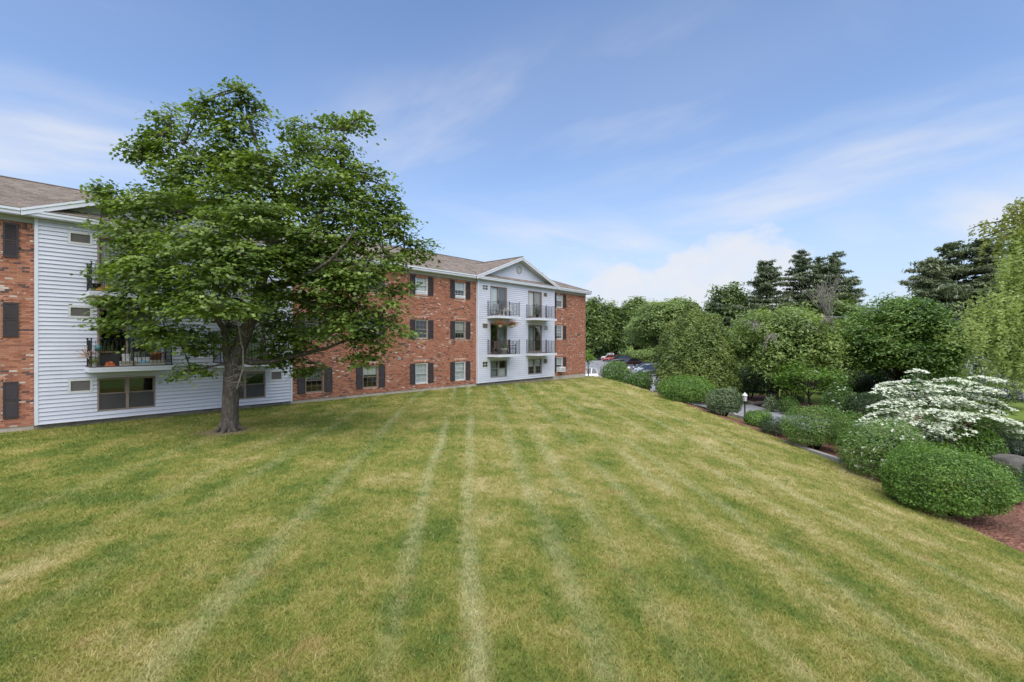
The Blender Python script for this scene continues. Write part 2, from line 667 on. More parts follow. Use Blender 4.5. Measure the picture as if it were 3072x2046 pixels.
def make_mulch():
    k = NT('mulch')
    p = k.pos()
    v = k.node('ShaderNodeTexVoronoi')
    v.inputs['Scale'].default_value = 16.0
    k.L.new(p, v.inputs['Vector'])
    a = k.noise(p, 0.7, 4.0, 0.6)
    sepc = k.node('ShaderNodeSeparateColor')
    k.L.new(v.outputs['Color'], sepc.inputs[0])
    c = k.ramp(sepc.outputs[0], [(0.0, (0.075, 0.038, 0.028)), (0.6, (0.165, 0.075, 0.052)), (1.0, (0.25, 0.125, 0.085))])
    c = k.mix(k.math('MULTIPLY', k.smooth(a, 0.45, 0.7), 0.4), c, (0.13, 0.085, 0.06))
    return k.done(k.principled(c, 0.95, 0.15, 0, k.bump(v.outputs['Distance'], 0.8, 0.05)))


def make_ground():
    k = NT('rough_grass')
    p = k.pos()
    a = k.noise(p, 0.06, 4.0, 0.6)
    b = k.noise(p, 1.3, 4.0, 0.65)
    f = k.math('ADD', k.math('MULTIPLY', a, 0.6), k.math('MULTIPLY', b, 0.4))
    c = k.ramp(f, [(0.35, (0.085, 0.135, 0.028)), (0.55, (0.13, 0.18, 0.035)), (0.7, (0.20, 0.21, 0.06))])
    d = k.noise(p, 14.0, 3.0, 0.7)
    return k.done(k.principled(c, 0.95, 0.1, 0, k.bump(d, 0.7, 0.05)))


M = {}
M['brick'] = make_brick()
M['shingle'] = make_shingle()
M['siding'] = make_siding()
M['lawn'] = make_lawn('lawn_turf', False)
M['blade'] = make_lawn('grass_blade', True)
M['ground'] = make_ground()
M['mulch'] = make_mulch()
M['asphalt'] = make_asphalt('worn_asphalt', (0.20, 0.20, 0.21))
M['street'] = make_asphalt('pale_street', (0.30, 0.295, 0.29))
M['mortar'] = plain('mortar', (0.44, 0.37, 0.31), 0.95, 0.25, 6, 0.3)
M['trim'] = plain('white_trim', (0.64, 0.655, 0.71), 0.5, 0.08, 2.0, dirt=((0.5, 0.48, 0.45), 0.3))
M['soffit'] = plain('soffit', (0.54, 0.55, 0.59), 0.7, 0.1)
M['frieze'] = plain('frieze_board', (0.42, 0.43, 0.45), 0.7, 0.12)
M['concrete'] = plain('foundation_concrete', (0.42, 0.365, 0.30), 0.95, 0.3, 2.5, 0.4, dirt=((0.09, 0.08, 0.07), 0.7))
M['wallconc'] = plain('kerb_concrete', (0.27, 0.26, 0.24), 0.95, 0.35, 3.0, 0.5, dirt=((0.10, 0.10, 0.085), 0.7))
M['deckdark'] = plain('deck_edge', (0.10, 0.085, 0.075), 0.9, 0.3)
M['iron'] = plain('black_iron', (0.018, 0.017, 0.018), 0.5, 0.3, 9)
M['shutter'] = plain('shutter_paint', (0.043, 0.035, 0.037), 0.6, 0.2, 2)
M['bronze'] = plain('taupe_frame', (0.27, 0.205, 0.165), 0.5, 0.12)
M['whiteframe'] = plain('white_frame', (0.58, 0.58, 0.56), 0.45, 0.1)
M['greyframe'] = plain('grey_frame', (0.30, 0.285, 0.26), 0.5, 0.12)
M['glass'] = glassmat('window_glass')
M['screen'] = plain('insect_screen', (0.065, 0.062, 0.06), 0.6, 0.2, 3, spec=0.3)
M['grille'] = plain('grey_grille', (0.19, 0.175, 0.165), 0.7, 0.2, 20, 0.2)
M['curtain'] = plain('pale_curtain', (0.66, 0.67, 0.66), 0.9, 0.1)
M['blind'] = plain('cream_blind', (0.60, 0.58, 0.52), 0.8, 0.1)
M['room'] = plain('room_wall_and_lap_shade', (0.10, 0.092, 0.084), 0.9, 0.15)
M['greycurtain'] = plain('grey_curtain', (0.26, 0.27, 0.26), 0.9, 0.15)
M['bark'] = make_bark('maple_bark', (0.06, 0.05, 0.042), (0.26, 0.22, 0.185))
M['barkdark'] = make_bark('dark_bark', (0.02, 0.016, 0.013), (0.10, 0.08, 0.06))
M['deadwood'] = make_bark('dead_wood', (0.17, 0.15, 0.13), (0.40, 0.37, 0.33), (4, 4, 4))

# ------------------------------------------------------------------ terrain
EDGE = np.array([
    (13.6, -25, -5.5), (13.6, -8, -5.5), (13.3, 2, -5.45), (12.8, 8, -5.35), (12.6, 12.3, -5.2), (12.9, 15.3, -5.1), (13.5, 19.0, -5.05),
    (13.3, 23.3, -4.84), (12.7, 26.3, -4.65), (11.9, 30.5, -4.34), (11.0, 36.9, -3.97), (9.9, 42.3, -3.70), (8.6, 46.5, -3.50), (6.0, 50.5, -3.45), (0.0, 56, -3.45)])


def edge_info(x, y):
    """distance to the lawn's lower edge and the height of the edge there"""
    x = np.asarray(x, float)
    y = np.asarray(y, float)
    best = np.full(x.shape, 1e9)
    ze = np.zeros(x.shape)
    side = np.zeros(x.shape)
    for a, b in zip(EDGE[:-1], EDGE[1:]):
        ex, ey = b[0] - a[0], b[1] - a[1]
        l2 = ex * ex + ey * ey
        t = np.clip(((x - a[0]) * ex + (y - a[1]) * ey) / l2, 0, 1)
        dx, dy = x - a[0] - t * ex, y - a[1] - t * ey
        d = np.hypot(dx, dy)
        m = d < best
        best = np.where(m, d, best)
        ze = np.where(m, a[2] + (b[2] - a[2]) * t, ze)
        side = np.where(m, ex * (y - a[1]) - ey * (x - a[0]), side)
    return best * np.where(side > 0, 1, -1), ze      # positive on the lawn


def low(y):
    return np.interp(y, [0, 14, 22, 32, 45, 60], [-5.6, -5.35, -5.15, -5.0, -4.9, -4.85])


def H(x, y):
    s, ze = edge_info(x, y)
    plat = -3.26
    w = np.clip(1 - s / 17.0, 0, 1)
    zin = plat + (ze - plat) * w ** 1.85
    zl = low(y)
    tt = np.clip(-s / 3.0, 0, 1)
    tt = tt * tt * (3 - 2 * tt)
    zout = ze + (zl - ze) * tt
    return np.where(s > 0, zin, zout)


def h1(x, y):
    return float(H(np.array([x]), np.array([y]))[0])


def sheet(name, xs, ys, keep, mat, lift=0.0, skirt=None):
    X, Y = np.meshgrid(xs, ys)
    Z = H(X, Y) + lift
    nx, ny = len(xs), len(ys)
    idx = np.arange(nx * ny).reshape(ny, nx)
    cx = (X[:-1, :-1] + X[1:, 1:]) / 2
    cy = (Y[:-1, :-1] + Y[1:, 1:]) / 2
    k = keep(cx, cy)
    q = np.stack([idx[:-1, :-1], idx[:-1, 1:], idx[1:, 1:], idx[1:, :-1]], -1)[k]
    V = np.stack([X, Y, Z], -1).reshape(-1, 3)
    used, inv = np.unique(q, return_inverse=True)
    return indexed_mesh(name, V[used], inv.reshape(q.shape), mat, None, True)


def in_poly(px, py, poly):
    inside = np.zeros(px.shape, bool)
    n = len(poly)
    for i in range(n):
        x0, y0 = poly[i][:2]
        x1, y1 = poly[(i + 1) % n][:2]
        c = ((y0 > py) != (y1 > py)) & (px < (x1 - x0) * (py - y0) / (y1 - y0 + 1e-12) + x0)
        inside ^= c
    return inside


P0 = np.array([-17.6, 17.55])
BDIR = math.atan2(0.75499185, 0.65573418)
E_ = np.array([0.65573418, 0.75499185])
N_ = np.array([0.75499185, -0.65573418])
BASE = -3.3


def facade_dist(x, y):
    return (x - P0[0]) * N_[0] + (y - P0[1]) * N_[1]


def facade_t(x, y):
    return (x - P0[0]) * E_[0] + (y - P0[1]) * E_[1]


# one wide sheet of rough grass to the horizon
def far_axis(lo, hi, step, far):
    a = list(np.arange(lo, hi + 1e-6, step))
    l, r, d = lo, hi, step
    L_, R_ = [], []
    while r < far:
        d *= 1.35
        r += d
        l -= d
        R_.append(r)
        L_.append(l)
    return np.array(L_[::-1] + a + R_)


g = sheet('ground', far_axis(-10, 60, 1.0, 2500), far_axis(-10, 130, 1.4, 2500), lambda x, y: np.ones(x.shape, bool), M['ground'], -0.07)
tag(g, kind='structure')


def lawn_keep(x, y):
    s, _ = edge_info(x, y)
    return (s > 0.0) & (facade_dist(x, y) > -0.6) & (y > -14) & (x > -45) & (facade_t(x, y) < 44)


lw = sheet('lawn', np.arange(-45, 16, 0.3), np.arange(-14, 56, 0.3), lawn_keep, M['lawn'], 0.0)
tag(lw, kind='structure')

bed_poly = [(12.2, -6), (12.2, 8), (12.0, 13), (12.4, 16), (12.9, 19.6), (12.6, 23.5), (12.0, 26.5), (11.2, 31), (10.4, 37), (9.4, 42), (12.6, 43),
            (13.6, 37), (15.4, 30), (17.2, 24.5), (19.9, 20.6), (23.6, 17.2), (31, 13), (26, -6)]
mb = sheet('mulch_bed', np.arange(8, 34, 0.28), np.arange(-7, 46, 0.28), lambda x, y: in_poly(x, y, bed_poly), M['mulch'], -0.035)
tag(mb, kind='structure')
bed2 = [(18.4, 44), (18.9, 37.5), (19.6, 32.8), (22.0, 28.2), (25.2, 25.4), (30, 23), (34, 26), (31, 31), (26.5, 34), (24, 38), (23, 44)]
mb2 = sheet('mulch_bed', np.arange(16, 36, 0.3), np.arange(22, 46, 0.3), lambda x, y: in_poly(x, y, bed2), M['mulch'], -0.03)
tag(mb2, kind='structure')
drive = [(-20, 62), (6, 53), (11.5, 48.5), (13.2, 40), (15.4, 30), (17.2, 24.4), (19.9, 20.5), (23.6, 17.1), (31, 12.6), (48, 4), (52, 9), (36, 19.0),
         (30, 22.6), (25.2, 25.0), (21.9, 27.9), (19.4, 32.6), (18.6, 37.5), (18.2, 44), (20.5, 52), (25, 66), (29.5, 92), (29.5, 134), (-20, 134)]
dr = sheet('driveway', np.concatenate([np.arange(-20, 8, 1.5), np.arange(8, 34, 0.4), np.arange(34, 54, 1.5)]), np.concatenate([np.arange(3, 50, 0.4), np.arange(50, 136, 1.2)]),
           lambda x, y: in_poly(x, y, drive) & (edge_info(x, y)[0] < -1.2), M['asphalt'], -0.02)
tag(dr, kind='structure')
st = sheet('street', np.arange(43, 51.1, 1.0), np.arange(-60, 300, 4.0), lambda x, y: np.ones(x.shape, bool), M['street'], -0.02)
tag(st, kind='structure')
# kerb of the drive
kb = MB()
kp = [(13.05, 40.5), (14.2, 35), (15.25, 30), (17.05, 24.3), (19.75, 20.4), (23.5, 17.0), (31, 12.5)]
for a, b in zip(kp[:-1], kp[1:]):
    kb.bar((a[0], a[1], h1(*a) + 0.02), (b[0], b[1], h1(*b) + 0.02), 0.14, 0.22)
tag(kb.build('kerb', M['wallconc']), kind='structure')
kb = MB()
kp = [(18.75, 44), (19.1, 37.5), (19.85, 32.9), (22.2, 28.4), (25.4, 25.5), (30.2, 23)]
for a, b in zip(kp[:-1], kp[1:]):
    kb.bar((a[0], a[1], h1(*a) + 0.02), (b[0], b[1], h1(*b) + 0.02), 0.14, 0.22)
tag(kb.build('kerb', M['wallconc']), kind='structure')
# parking bay lines
for i in range(12):
    yy = 62 + i * 5.2
    ml = MB().box(21.0 + (yy - 62) * 0.07, 25.8 + (yy - 62) * 0.07, yy, yy + 0.12, -4.868, -4.864)
    tag(ml.build('bay_line', plain('line_paint', (0.55, 0.55, 0.53), 0.8, 0.3) if i == 0 else bpy.data.materials['line_paint']), kind='structure')

# gravel strip by the left wall
gv = MB()
M['gravel'] = plain('pale_gravel', (0.46, 0.43, 0.39), 0.95, 0.4, 22, 0.8)

# ------------------------------------------------------------------ apartment building
BLD = empty('apartment_building', (P0[0], P0[1], BASE), BDIR)
tag(BLD, 'long three storey brick and white siding apartment building with black balconies', 'building')
BMAT = Matrix.Translation((P0[0], P0[1], BASE)) @ Matrix.Rotation(BDIR, 4, 'Z')


def bw(t, y, z):
    return BMAT @ Vector((t, y, z))


G1, G2 = (0.0, 9.4), (22.84, 32.32)
T_END = 37.68
T_BEG = -7.0
GY = -0.15           # siding plane stands proud of the brick
WZ = [(0.52, 1.84), (3.45, 4.69), (6.30, 7.54)]
BRICK_TOP = 7.62
SIDE_BOT, SIDE_TOP = 0.215, 7.86

# windows in brick: (t0, t1)
cols_mid = [(10.17, 11.19), (13.57, 14.60), (17.36, 18.37), (20.77, 21.77)]
cols_left = [(-1.85, -0.83), (-5.6, -4.6)]
cols_right = [(32.83, 33.80)]

BL, BH = 0.212, 0.0708


def brick_field(t0, t1, openings, single=None):
    """returns list of (tc, zc, len, height) for running bond plus soldier rows"""
    out = []
    z = 0.2
    row = 0
    while z < BRICK_TOP - 0.215:
        off = (row % 2) * BL / 2
        n0 = int((t0 - 30) // BL)
        t = math.floor(t0 / BL) * BL + off - BL
        while t < t1:
            a, b = max(t + 0.005, t0), min(t + BL - 0.005, t1)
            t += BL
            if b - a < 0.03:
                continue
            segs = [(a, b)]
            for (o0, o1, p0, p1) in openings:
                if z + BH <= p0 + 0.012 or z >= p1 - 0.012:
                    continue
                ns = []
                for (c, d) in segs:
                    if d <= o0 or c >= o1:
                        ns.append((c, d))
                    else:
                        if c < o0 - 0.03:
                            ns.append((c, o0))
                        if d > o1 + 0.03:
                            ns.append((o1, d))
                segs = ns
            for c, d in segs:
                out.append(((c + d) / 2, z + BH / 2, d - c, BH - 0.010))
        z += BH
        row += 1
    # soldier row under the eaves
    t = t0
    while t < t1 - 0.04:
        out.append((t + 0.035, BRICK_TOP - 0.107, 0.062, 0.20))
        t += 0.0718
    return out


def soldier_row(t0, t1, zc):
    out = []
    n = int((t1 - t0) / 0.072)
    w = (t1 - t0) / n
    for i in range(n):
        out.append((t0 + (i + 0.5) * w, zc, w - 0.010, 0.195))
    return out


BT = 0.09


def bricks_joined(name, lst, parent, y=0.0):
    rng = np.random.default_rng(3)
    a = np.array(lst)
    n = len(a)
    pr = rng.uniform(-0.0035, 0.0035, n)
    hx, hz = a[:, 2] / 2, a[:, 3] / 2
    V = np.zeros((n, 8, 3))
    for i, (sx, sz) in enumerate(((-1, -1), (1, -1), (1, 1), (-1, 1))):
        V[:, i, 0] = a[:, 0] + sx * hx
        V[:, i, 2] = a[:, 1] + sz * hz
        V[:, i, 1] = y + pr
        V[:, i + 4] = V[:, i]
        V[:, i + 4, 1] = y + 0.05
    base = (np.arange(n) * 8)[:, None, None]
    q = np.array([(0, 1, 2, 3), (0, 4, 5, 1), (1, 5, 6, 2), (2, 6, 7, 3), (3, 7, 4, 0)])[None]
    o = indexed_mesh(name, V.reshape(-1, 3), (base + q).reshape(-1, 4), M['brick'], parent)
    tag(o, kind='stuff')
    return o


def holed_panel(name, t0, t1, z0, z1, y0, y1, openings, mat, parent):
    ts = sorted(set([t0, t1] + [min(max(v, t0), t1) for o in openings for v in o[:2]]))
    zs = sorted(set([z0, z1] + [min(max(v, z0), z1) for o in openings for v in o[2:4]]))
    mb_ = MB()
    for a, b in zip(ts[:-1], ts[1:]):
        run = None
        for c, d in zip(zs[:-1], zs[1:]):
            m, k_ = (a + b) / 2, (c + d) / 2
            hole = any(o[0] < m < o[1] and o[2] < k_ < o[3] for o in openings)
            if hole:
                if run:
                    mb_.box(a, b, y0, y1, *run)
                run = None
            else:
                run = (run[0], d) if run else (c, d)
        if run:
            mb_.box(a, b, y0, y1, *run)
    return mb_.build(name, mat, parent)


def brick_wall(t0, t1, cols, pick_single=False):
    ops = [(c[0], c[1], z[0], z[1]) for c in cols for z in WZ]
    wall = holed_panel('brick_wall', t0, t1, 0.19, BRICK_TOP + 0.2, 0.011, 0.16, ops, M['mortar'], BLD)
    lint = []
    lops = list(ops)
    for c in cols:
        for z in WZ[:2]:
            lint += soldier_row(c[0] - 0.06, c[1] + 0.06, z[1] + 0.107)
            lops.append((c[0] - 0.06, c[1] + 0.06, z[1], z[1] + 0.215))
        for z in WZ:
            # rowlock sill
            n = 14
            w = (c[1] - c[0] + 0.1) / n
            for i in range(n):
                lint.append((c[0] - 0.05 + (i + 0.5) * w, z[0] - 0.052, w - 0.01, 0.094))
            lops.append((c[0] - 0.05, c[1] + 0.05, z[0] - 0.105, z[0]))
    lst = brick_field(t0, t1, lops)
    lst = [b for b in lst if b[3] < 0.1 or not any(o[0] < b[0] < o[1] and b[1] - 0.1 < o[3] for o in ops if o[2] > 6)] if False else lst
    full = [b for b in lst if abs(b[2] - (BL - 0.01)) < 1e-6 and b[3] < 0.1]
    singles = []
    if pick_single:
        cand = [b for b in full if b[0] > -0.86]
        shut = [(-0.80, -0.40, z[0] - 0.02, z[1] + 0.02) for z in WZ]
        cand = [b for b in cand if not any(s[0] < b[0] < s[1] and s[2] < b[1] < s[3] for s in shut)]
        cand.sort(key=lambda b: (-b[0]))
        singles = cand[:300]
        me = MB().box(-(BL - 0.01) / 2, (BL - 0.01) / 2, 0.0, 0.05, -(BH - 0.01) / 2, (BH - 0.01) / 2).mesh('brick')
        me.materials.append(M['brick'])
        ids = set(id(b) for b in singles)
        for b in singles:
            o = link('brick', me, None, wall)
            o.location = (b[0], random.uniform(-0.0035, 0.0035), b[1])
        lst = [b for b in lst if id(b) not in ids]
    bricks_joined('brickwork', lst + lint, wall)
    # frieze board
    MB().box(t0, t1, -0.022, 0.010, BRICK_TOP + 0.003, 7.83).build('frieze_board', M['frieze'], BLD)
    MB().box(t0, t1, 0.02, 0.20, -0.6, 0.188).build('foundation', M['concrete'], BLD)
    return wall


brick_wall(T_BEG, G1[0], cols_left, True)
brick_wall(G1[1], G2[0], cols_mid)
brick_wall(G2[1], T_END, cols_right)
# end wall and back walls
lst = []
for r_ in range(int((BRICK_TOP - 0.2) / BH)):
    off = (r_ % 2) * BL / 2
    for i in range(10):
        lst.append((off + (i + 0.5) * BL, 0.2 + (r_ + 0.5) * BH, BL - 0.01, BH - 0.01))
endw = MB().box(T_END - 0.16, T_END - 0.012, 0.165, 12.2, -0.6, 7.83).build('end_wall', M['mortar'], BLD)
eb = bricks_joined('brickwork', lst, endw)
eb.rotation_euler = (0, 0, R(90))
eb.location = (T_END, 0.0, 0)
MB().box(T_END - 0.008, T_END + 0.002, 2.3, 12.2, 0.2, BRICK_TOP).build('end_brickwork', M['brick'], endw)
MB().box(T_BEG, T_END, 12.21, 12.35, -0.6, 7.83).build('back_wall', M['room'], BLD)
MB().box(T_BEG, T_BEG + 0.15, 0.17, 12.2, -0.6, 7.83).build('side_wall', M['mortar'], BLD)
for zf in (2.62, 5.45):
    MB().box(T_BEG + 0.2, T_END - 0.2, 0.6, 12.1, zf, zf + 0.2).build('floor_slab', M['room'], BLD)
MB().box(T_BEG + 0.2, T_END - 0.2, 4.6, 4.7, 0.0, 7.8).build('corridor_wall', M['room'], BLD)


# ---- window kinds
def sash_window(t0, t1, z0, z1, y, frame, curtain=None, grid=True, ac=False, name='window'):
    w = MB()
    fr = 0.042
    for (a, b, c, d) in ((t0, t0 + fr, z0, z1), (t1 - fr, t1, z0, z1), (t0 + fr, t1 - fr, z1 - fr, z1), (t0 + fr, t1 - fr, z0, z0 + fr)):
        w.box(a, b, y + 0.015, y + 0.11, c, d)
    win = w.build(name, frame, BLD)
    zm = (z0 + z1) / 2
    i0, i1 = t0 + fr, t1 - fr
    for k_, (c, d, yy) in enumerate(((zm - 0.015, z1 - fr, y + 0.048), (z0 + fr, zm + 0.02, y + 0.078))):
        s = MB()
        q = 0.032
        s.box(i0, i0 + q, yy, yy + 0.028, c, d).box(i1 - q, i1, yy, yy + 0.028, c, d)
        s.box(i0 + q, i1 - q, yy, yy + 0.028, c, c + q).box(i0 + q, i1 - q, yy, yy + 0.028, d - q, d)
        if grid:
            for m in (1, 2):
                xm = i0 + (i1 - i0) * m / 3
                s.box(xm - 0.006, xm + 0.006, yy + 0.004, yy + 0.018, c + q, d - q)
            s.box(i0 + q, i1 - q, yy + 0.005, yy + 0.017, (c + d) / 2 - 0.006, (c + d) / 2 + 0.006)
        sash = s.build('sash', frame, win)
        MB().box(i0 + q, i1 - q, yy + 0.020, yy + 0.025, c + q, d - q).build('pane', M['glass'], win)
    if curtain:
        kind, mat, lo = curtain
        cz0 = z0 + 0.05 + (z1 - z0) * lo
        if kind == 'drape':
            drape(i0, i1, cz0, z1 - 0.04, y + 0.15, mat, win)
        else:
            b = MB()
            zz = z1 - 0.06
            while zz > cz0:
                b.box(i0, i1, y + 0.135, y + 0.145, zz - 0.036, zz)
                zz -= 0.042
            b.build('blind', mat, win)
    return win


def drape(a, b, z0, z1, y, mat, parent, name='curtain', n=None):
    n = n or max(6, int((b - a) / 0.035))
    V, Fc = [], []
    for i in range(n + 1):
        x = a + (b - a) * i / n
        yy = y + 0.022 * math.sin(i * 1.9) + 0.01 * math.sin(i * 0.7 + a)
        V += [(x, yy, z0), (x, yy, z1)]
    for i in range(n):
        Fc.append((2 * i, 2 * i + 2, 2 * i + 3, 2 * i + 1))
    m = MB()
    m.add(V, Fc)
    return m.build(name, mat, parent)


SHUT_MESH = {}


def shutter(t0, t1, z0, z1):
    key = (round(t1 - t0, 2), round(z1 - z0, 2))
    if key not in SHUT_MESH:
        w, h = key
        f = MB()
        q = 0.055
        f.box(0, q, -0.035, 0.0, 0, h).box(w - q, w, -0.035, 0.0, 0, h)
        for c, d in ((0, 0.075), (h * 0.47, h * 0.47 + 0.06), (h - 0.075, h)):
            f.box(q, w - q, -0.034, -0.001, c, d)
        l = MB()
        zz = 0.085
        while zz < h - 0.09:
            if not (h * 0.47 - 0.03 < zz < h * 0.47 + 0.06):
                l.add([(q, -0.030, zz), (w - q, -0.030, zz), (w - q, -0.010, zz + 0.032), (q, -0.010, zz + 0.032), (q, -0.024, zz - 0.004), (w - q, -0.024, zz - 0.004), (w - q, -0.004, zz + 0.028), (q, -0.004, zz + 0.028)],
                      [(0, 1, 2, 3), (7, 6, 5, 4), (0, 4, 5, 1), (3, 2, 6, 7)])
            zz += 0.034
        a, b = f.mesh('shutter'), l.mesh('louvre')
        a.materials.append(M['shutter'])
        b.materials.append(M['shutter'])
        SHUT_MESH[key] = (a, b)
    a, b = SHUT_MESH[key]
    o = link('shutter', a, None, BLD)
    o.location = (t0, -0.006, z0)
    l = link('louvres', b, None, o)
    tag(l, kind='stuff')
    return o


CURT = {(0, 0): ('drape', M['greycurtain'], 0.5), (1, 0): ('drape', M['curtain'], 0.55), (2, 0): ('drape', M['curtain'], 0.0), (3, 0): ('drape', M['curtain'], 0.0),
        (2, 1): None, (3, 1): ('drape', M['blind'], 0.3), (2, 2): ('blind', M['curtain'], 0.12), (3, 2): ('blind', M['curtain'], 0.42), (0, 1): None, (1, 1): ('blind', M['blind'], 0.5),
        (0, 2): ('blind', M['blind'], 0.0), (1, 2): ('drape', M['curtain'], 0.2)}
for ci, c in enumerate(cols_mid):
    for fi, z in enumerate(WZ):
        fm = M['bronze'] if ci < 2 else (M['whiteframe'] if fi != 1 else M['greyframe'])
        sash_window(c[0] + 0.003, c[1] - 0.003, z[0] + 0.003, z[1] - 0.003, 0.0, fm, CURT.get((ci, fi)), grid=True)
        shutter(c[0] - 0.43, c[0] - 0.015, z[0], z[1])
        shutter(c[1] + 0.03, c[1] + 0.465, z[0], z[1])
for ci, c in enumerate(cols_left):
    for fi, z in enumerate(WZ):
        sash_window(c[0] + 0.003, c[1] - 0.003, z[0] + 0.003, z[1] - 0.003, 0.0, M['bronze'], ('blind', M['blind'], 0.3) if (ci + fi) % 2 else ('drape', M['curtain'], 0.0))
        shutter(c[0] - 0.43, c[0] - 0.015, z[0], z[1])
        shutter(c[1] + 0.045, c[1] + 0.435, z[0], z[1])
for ci, c in enumerate(cols_right):
    for fi, z in enumerate(WZ):
        sash_window(c[0] + 0.003, c[1] - 0.003, z[0] + 0.003, z[1] - 0.003, 0.0, M['whiteframe'], [('blind', M['curtain'], 0.5), ('drape', M['greycurtain'], 0.2), ('blind', M['curtain'], 0.45)][fi])
        shutter(c[0] - 0.43, c[0] - 0.015, z[0], z[1])
        shutter(c[1] + 0.09, c[1] + 0.53, z[0], z[1])


# ---- siding bays
def double_window(t0, t1, z0, z1, y, frame, cur=(None, None), grid=False):
    w = MB()
    f = 0.055
    tm = (t0 + t1) / 2
    for (a, b, c, d) in ((t0, t0 + f, z0, z1), (t1 - f, t1, z0, z1), (t0 + f, t1 - f, z1 - f, z1), (t0 + f, t1 - f, z0, z0 + f), (tm - 0.05, tm + 0.05, z0 + f, z1 - f)):
        w.box(a, b, y - 0.025, y + 0.10, c, d)
    win = w.build('window', frame, BLD)
    zm = (z0 + z1) / 2 + 0.02
    for k_, (a, b) in enumerate(((t0 + f, tm - 0.05), (tm + 0.05, t1 - f))):
        for (c, d, yy) in ((zm, z1 - f, y + 0.02), (z0 + f, zm, y + 0.045)):
            s = MB()
            q = 0.03
            s.box(a, a + q, yy, yy + 0.024, c, d).box(b - q, b, yy, yy + 0.024, c, d).box(a + q, b - q, yy, yy + 0.024, c, c + q).box(a + q, b - q, yy, yy + 0.024, d - q, d)
            if grid:
                for m in (1, 2):
                    xm = a + (b - a) * m / 3
                    s.box(xm - 0.008, xm + 0.008, yy + 0.003, yy + 0.014, c + q, d - q)
                s.box(a + q, b - q, yy + 0.004, yy + 0.013, (c + d) / 2 - 0.008, (c + d) / 2 + 0.008)
            s.build('sash', frame, win)
            low_half = c < zm - 0.1
            MB().box(a + q, b - q, yy + 0.016, yy + 0.021, c + q, d - q).build('pane', M['glass'], win)
            if low_half and not grid and not cur[k_]:
                MB().box(a + 0.004, b - 0.004, y - 0.004, y + 0.001, c + 0.01, d - 0.035).build('insect_screen', M['screen'], win)
        if cur[k_]:
            kind, mat, lo, hi = cur[k_]
            drape(a, b, z0 + (z1 - z0) * lo, z0 + (z1 - z0) * hi, y + 0.14, mat, win)
    return win


def patio_door(t0, t1, z0, z1, y, frame, cur=(None, None)):
    w = MB()
    f = 0.06
    tm = (t0 + t1) / 2
    for (a, b, c, d) in ((t0, t0 + f, z0, z1), (t1 - f, t1, z0, z1), (t0 + f, t1 - f, z1 - f, z1), (t0 + f, t1 - f, z0, z0 + 0.04)):
        w.box(a, b, y - 0.025, y + 0.12, c, d)
    door = w.build('patio_door', frame, BLD)
    for k_, (a, b, yy) in enumerate(((t0 + f, tm + 0.03, y + 0.075), (tm - 0.03, t1 - f, y + 0.03))):
        s = MB()
        q = 0.055
        s.box(a, a + q, yy, yy + 0.03, z0 + 0.04, z1 - f).box(b - q, b, yy, yy + 0.03, z0 + 0.04, z1 - f)
        s.box(a + q, b - q, yy, yy + 0.03, z0 + 0.04, z0 + 0.13).box(a + q, b - q, yy, yy + 0.03, z1 - f - q, z1 - f)
        s.build('door_leaf', frame, door)
        MB().box(a + q, b - q, yy + 0.012, yy + 0.018, z0 + 0.13, z1 - f - q).build('pane', M['glass'], door)
        if cur[k_]:
            drape(a, b, z0 + 0.05, z1 - 0.08, y + 0.17, cur[k_], door)
    MB().box(tm - 0.025, tm - 0.005, y + 0.0, y + 0.03, z0 + 0.95, z0 + 1.15).build('door_handle', M['iron'], door)
    return door


def vent_cover(t0, t1, z0, z1, y, split=False):
    w = MB()
    f = 0.075
    for (a, b, c, d) in ((t0, t0 + f, z0, z1), (t1 - f, t1, z0, z1), (t0 + f, t1 - f, z1 - f, z1), (t0 + f, t1 - f, z0, z0 + f)):
        w.box(a, b, y - 0.035, y + 0.05, c, d)
    v = w.build('wall_unit_cover', M['whiteframe'], BLD)
    if split:
        MB().box(t0 + f, t1 - f, y + 0.015, y + 0.02, z0 + f, z1 - f).build('pane', M['glass'], v)
        tm, zm = (t0 + t1) / 2, (z0 + z1) / 2
        MB().box(tm - 0.015, tm + 0.015, y - 0.01, y + 0.014, z0 + f, z1 - f).box(t0 + f, tm - 0.015, y - 0.01, y + 0.014, zm - 0.015, zm + 0.015).box(tm + 0.015, t1 - f, y - 0.01, y + 0.014, zm - 0.015, zm + 0.015).build('muntin', M['whiteframe'], v)
    else:
        g_ = MB()
        zz = z0 + f
        while zz < z1 - f - 0.015:
            g_.box(t0 + f, t1 - f, y - 0.005, y + 0.012, zz, zz + 0.012)
            zz += 0.020
        g_.box(t0 + f, t1 - f, y + 0.013, y + 0.03, z0 + f, z1 - f)
        tag(g_.build('grille', M['grille'], v), kind='stuff')
    return v


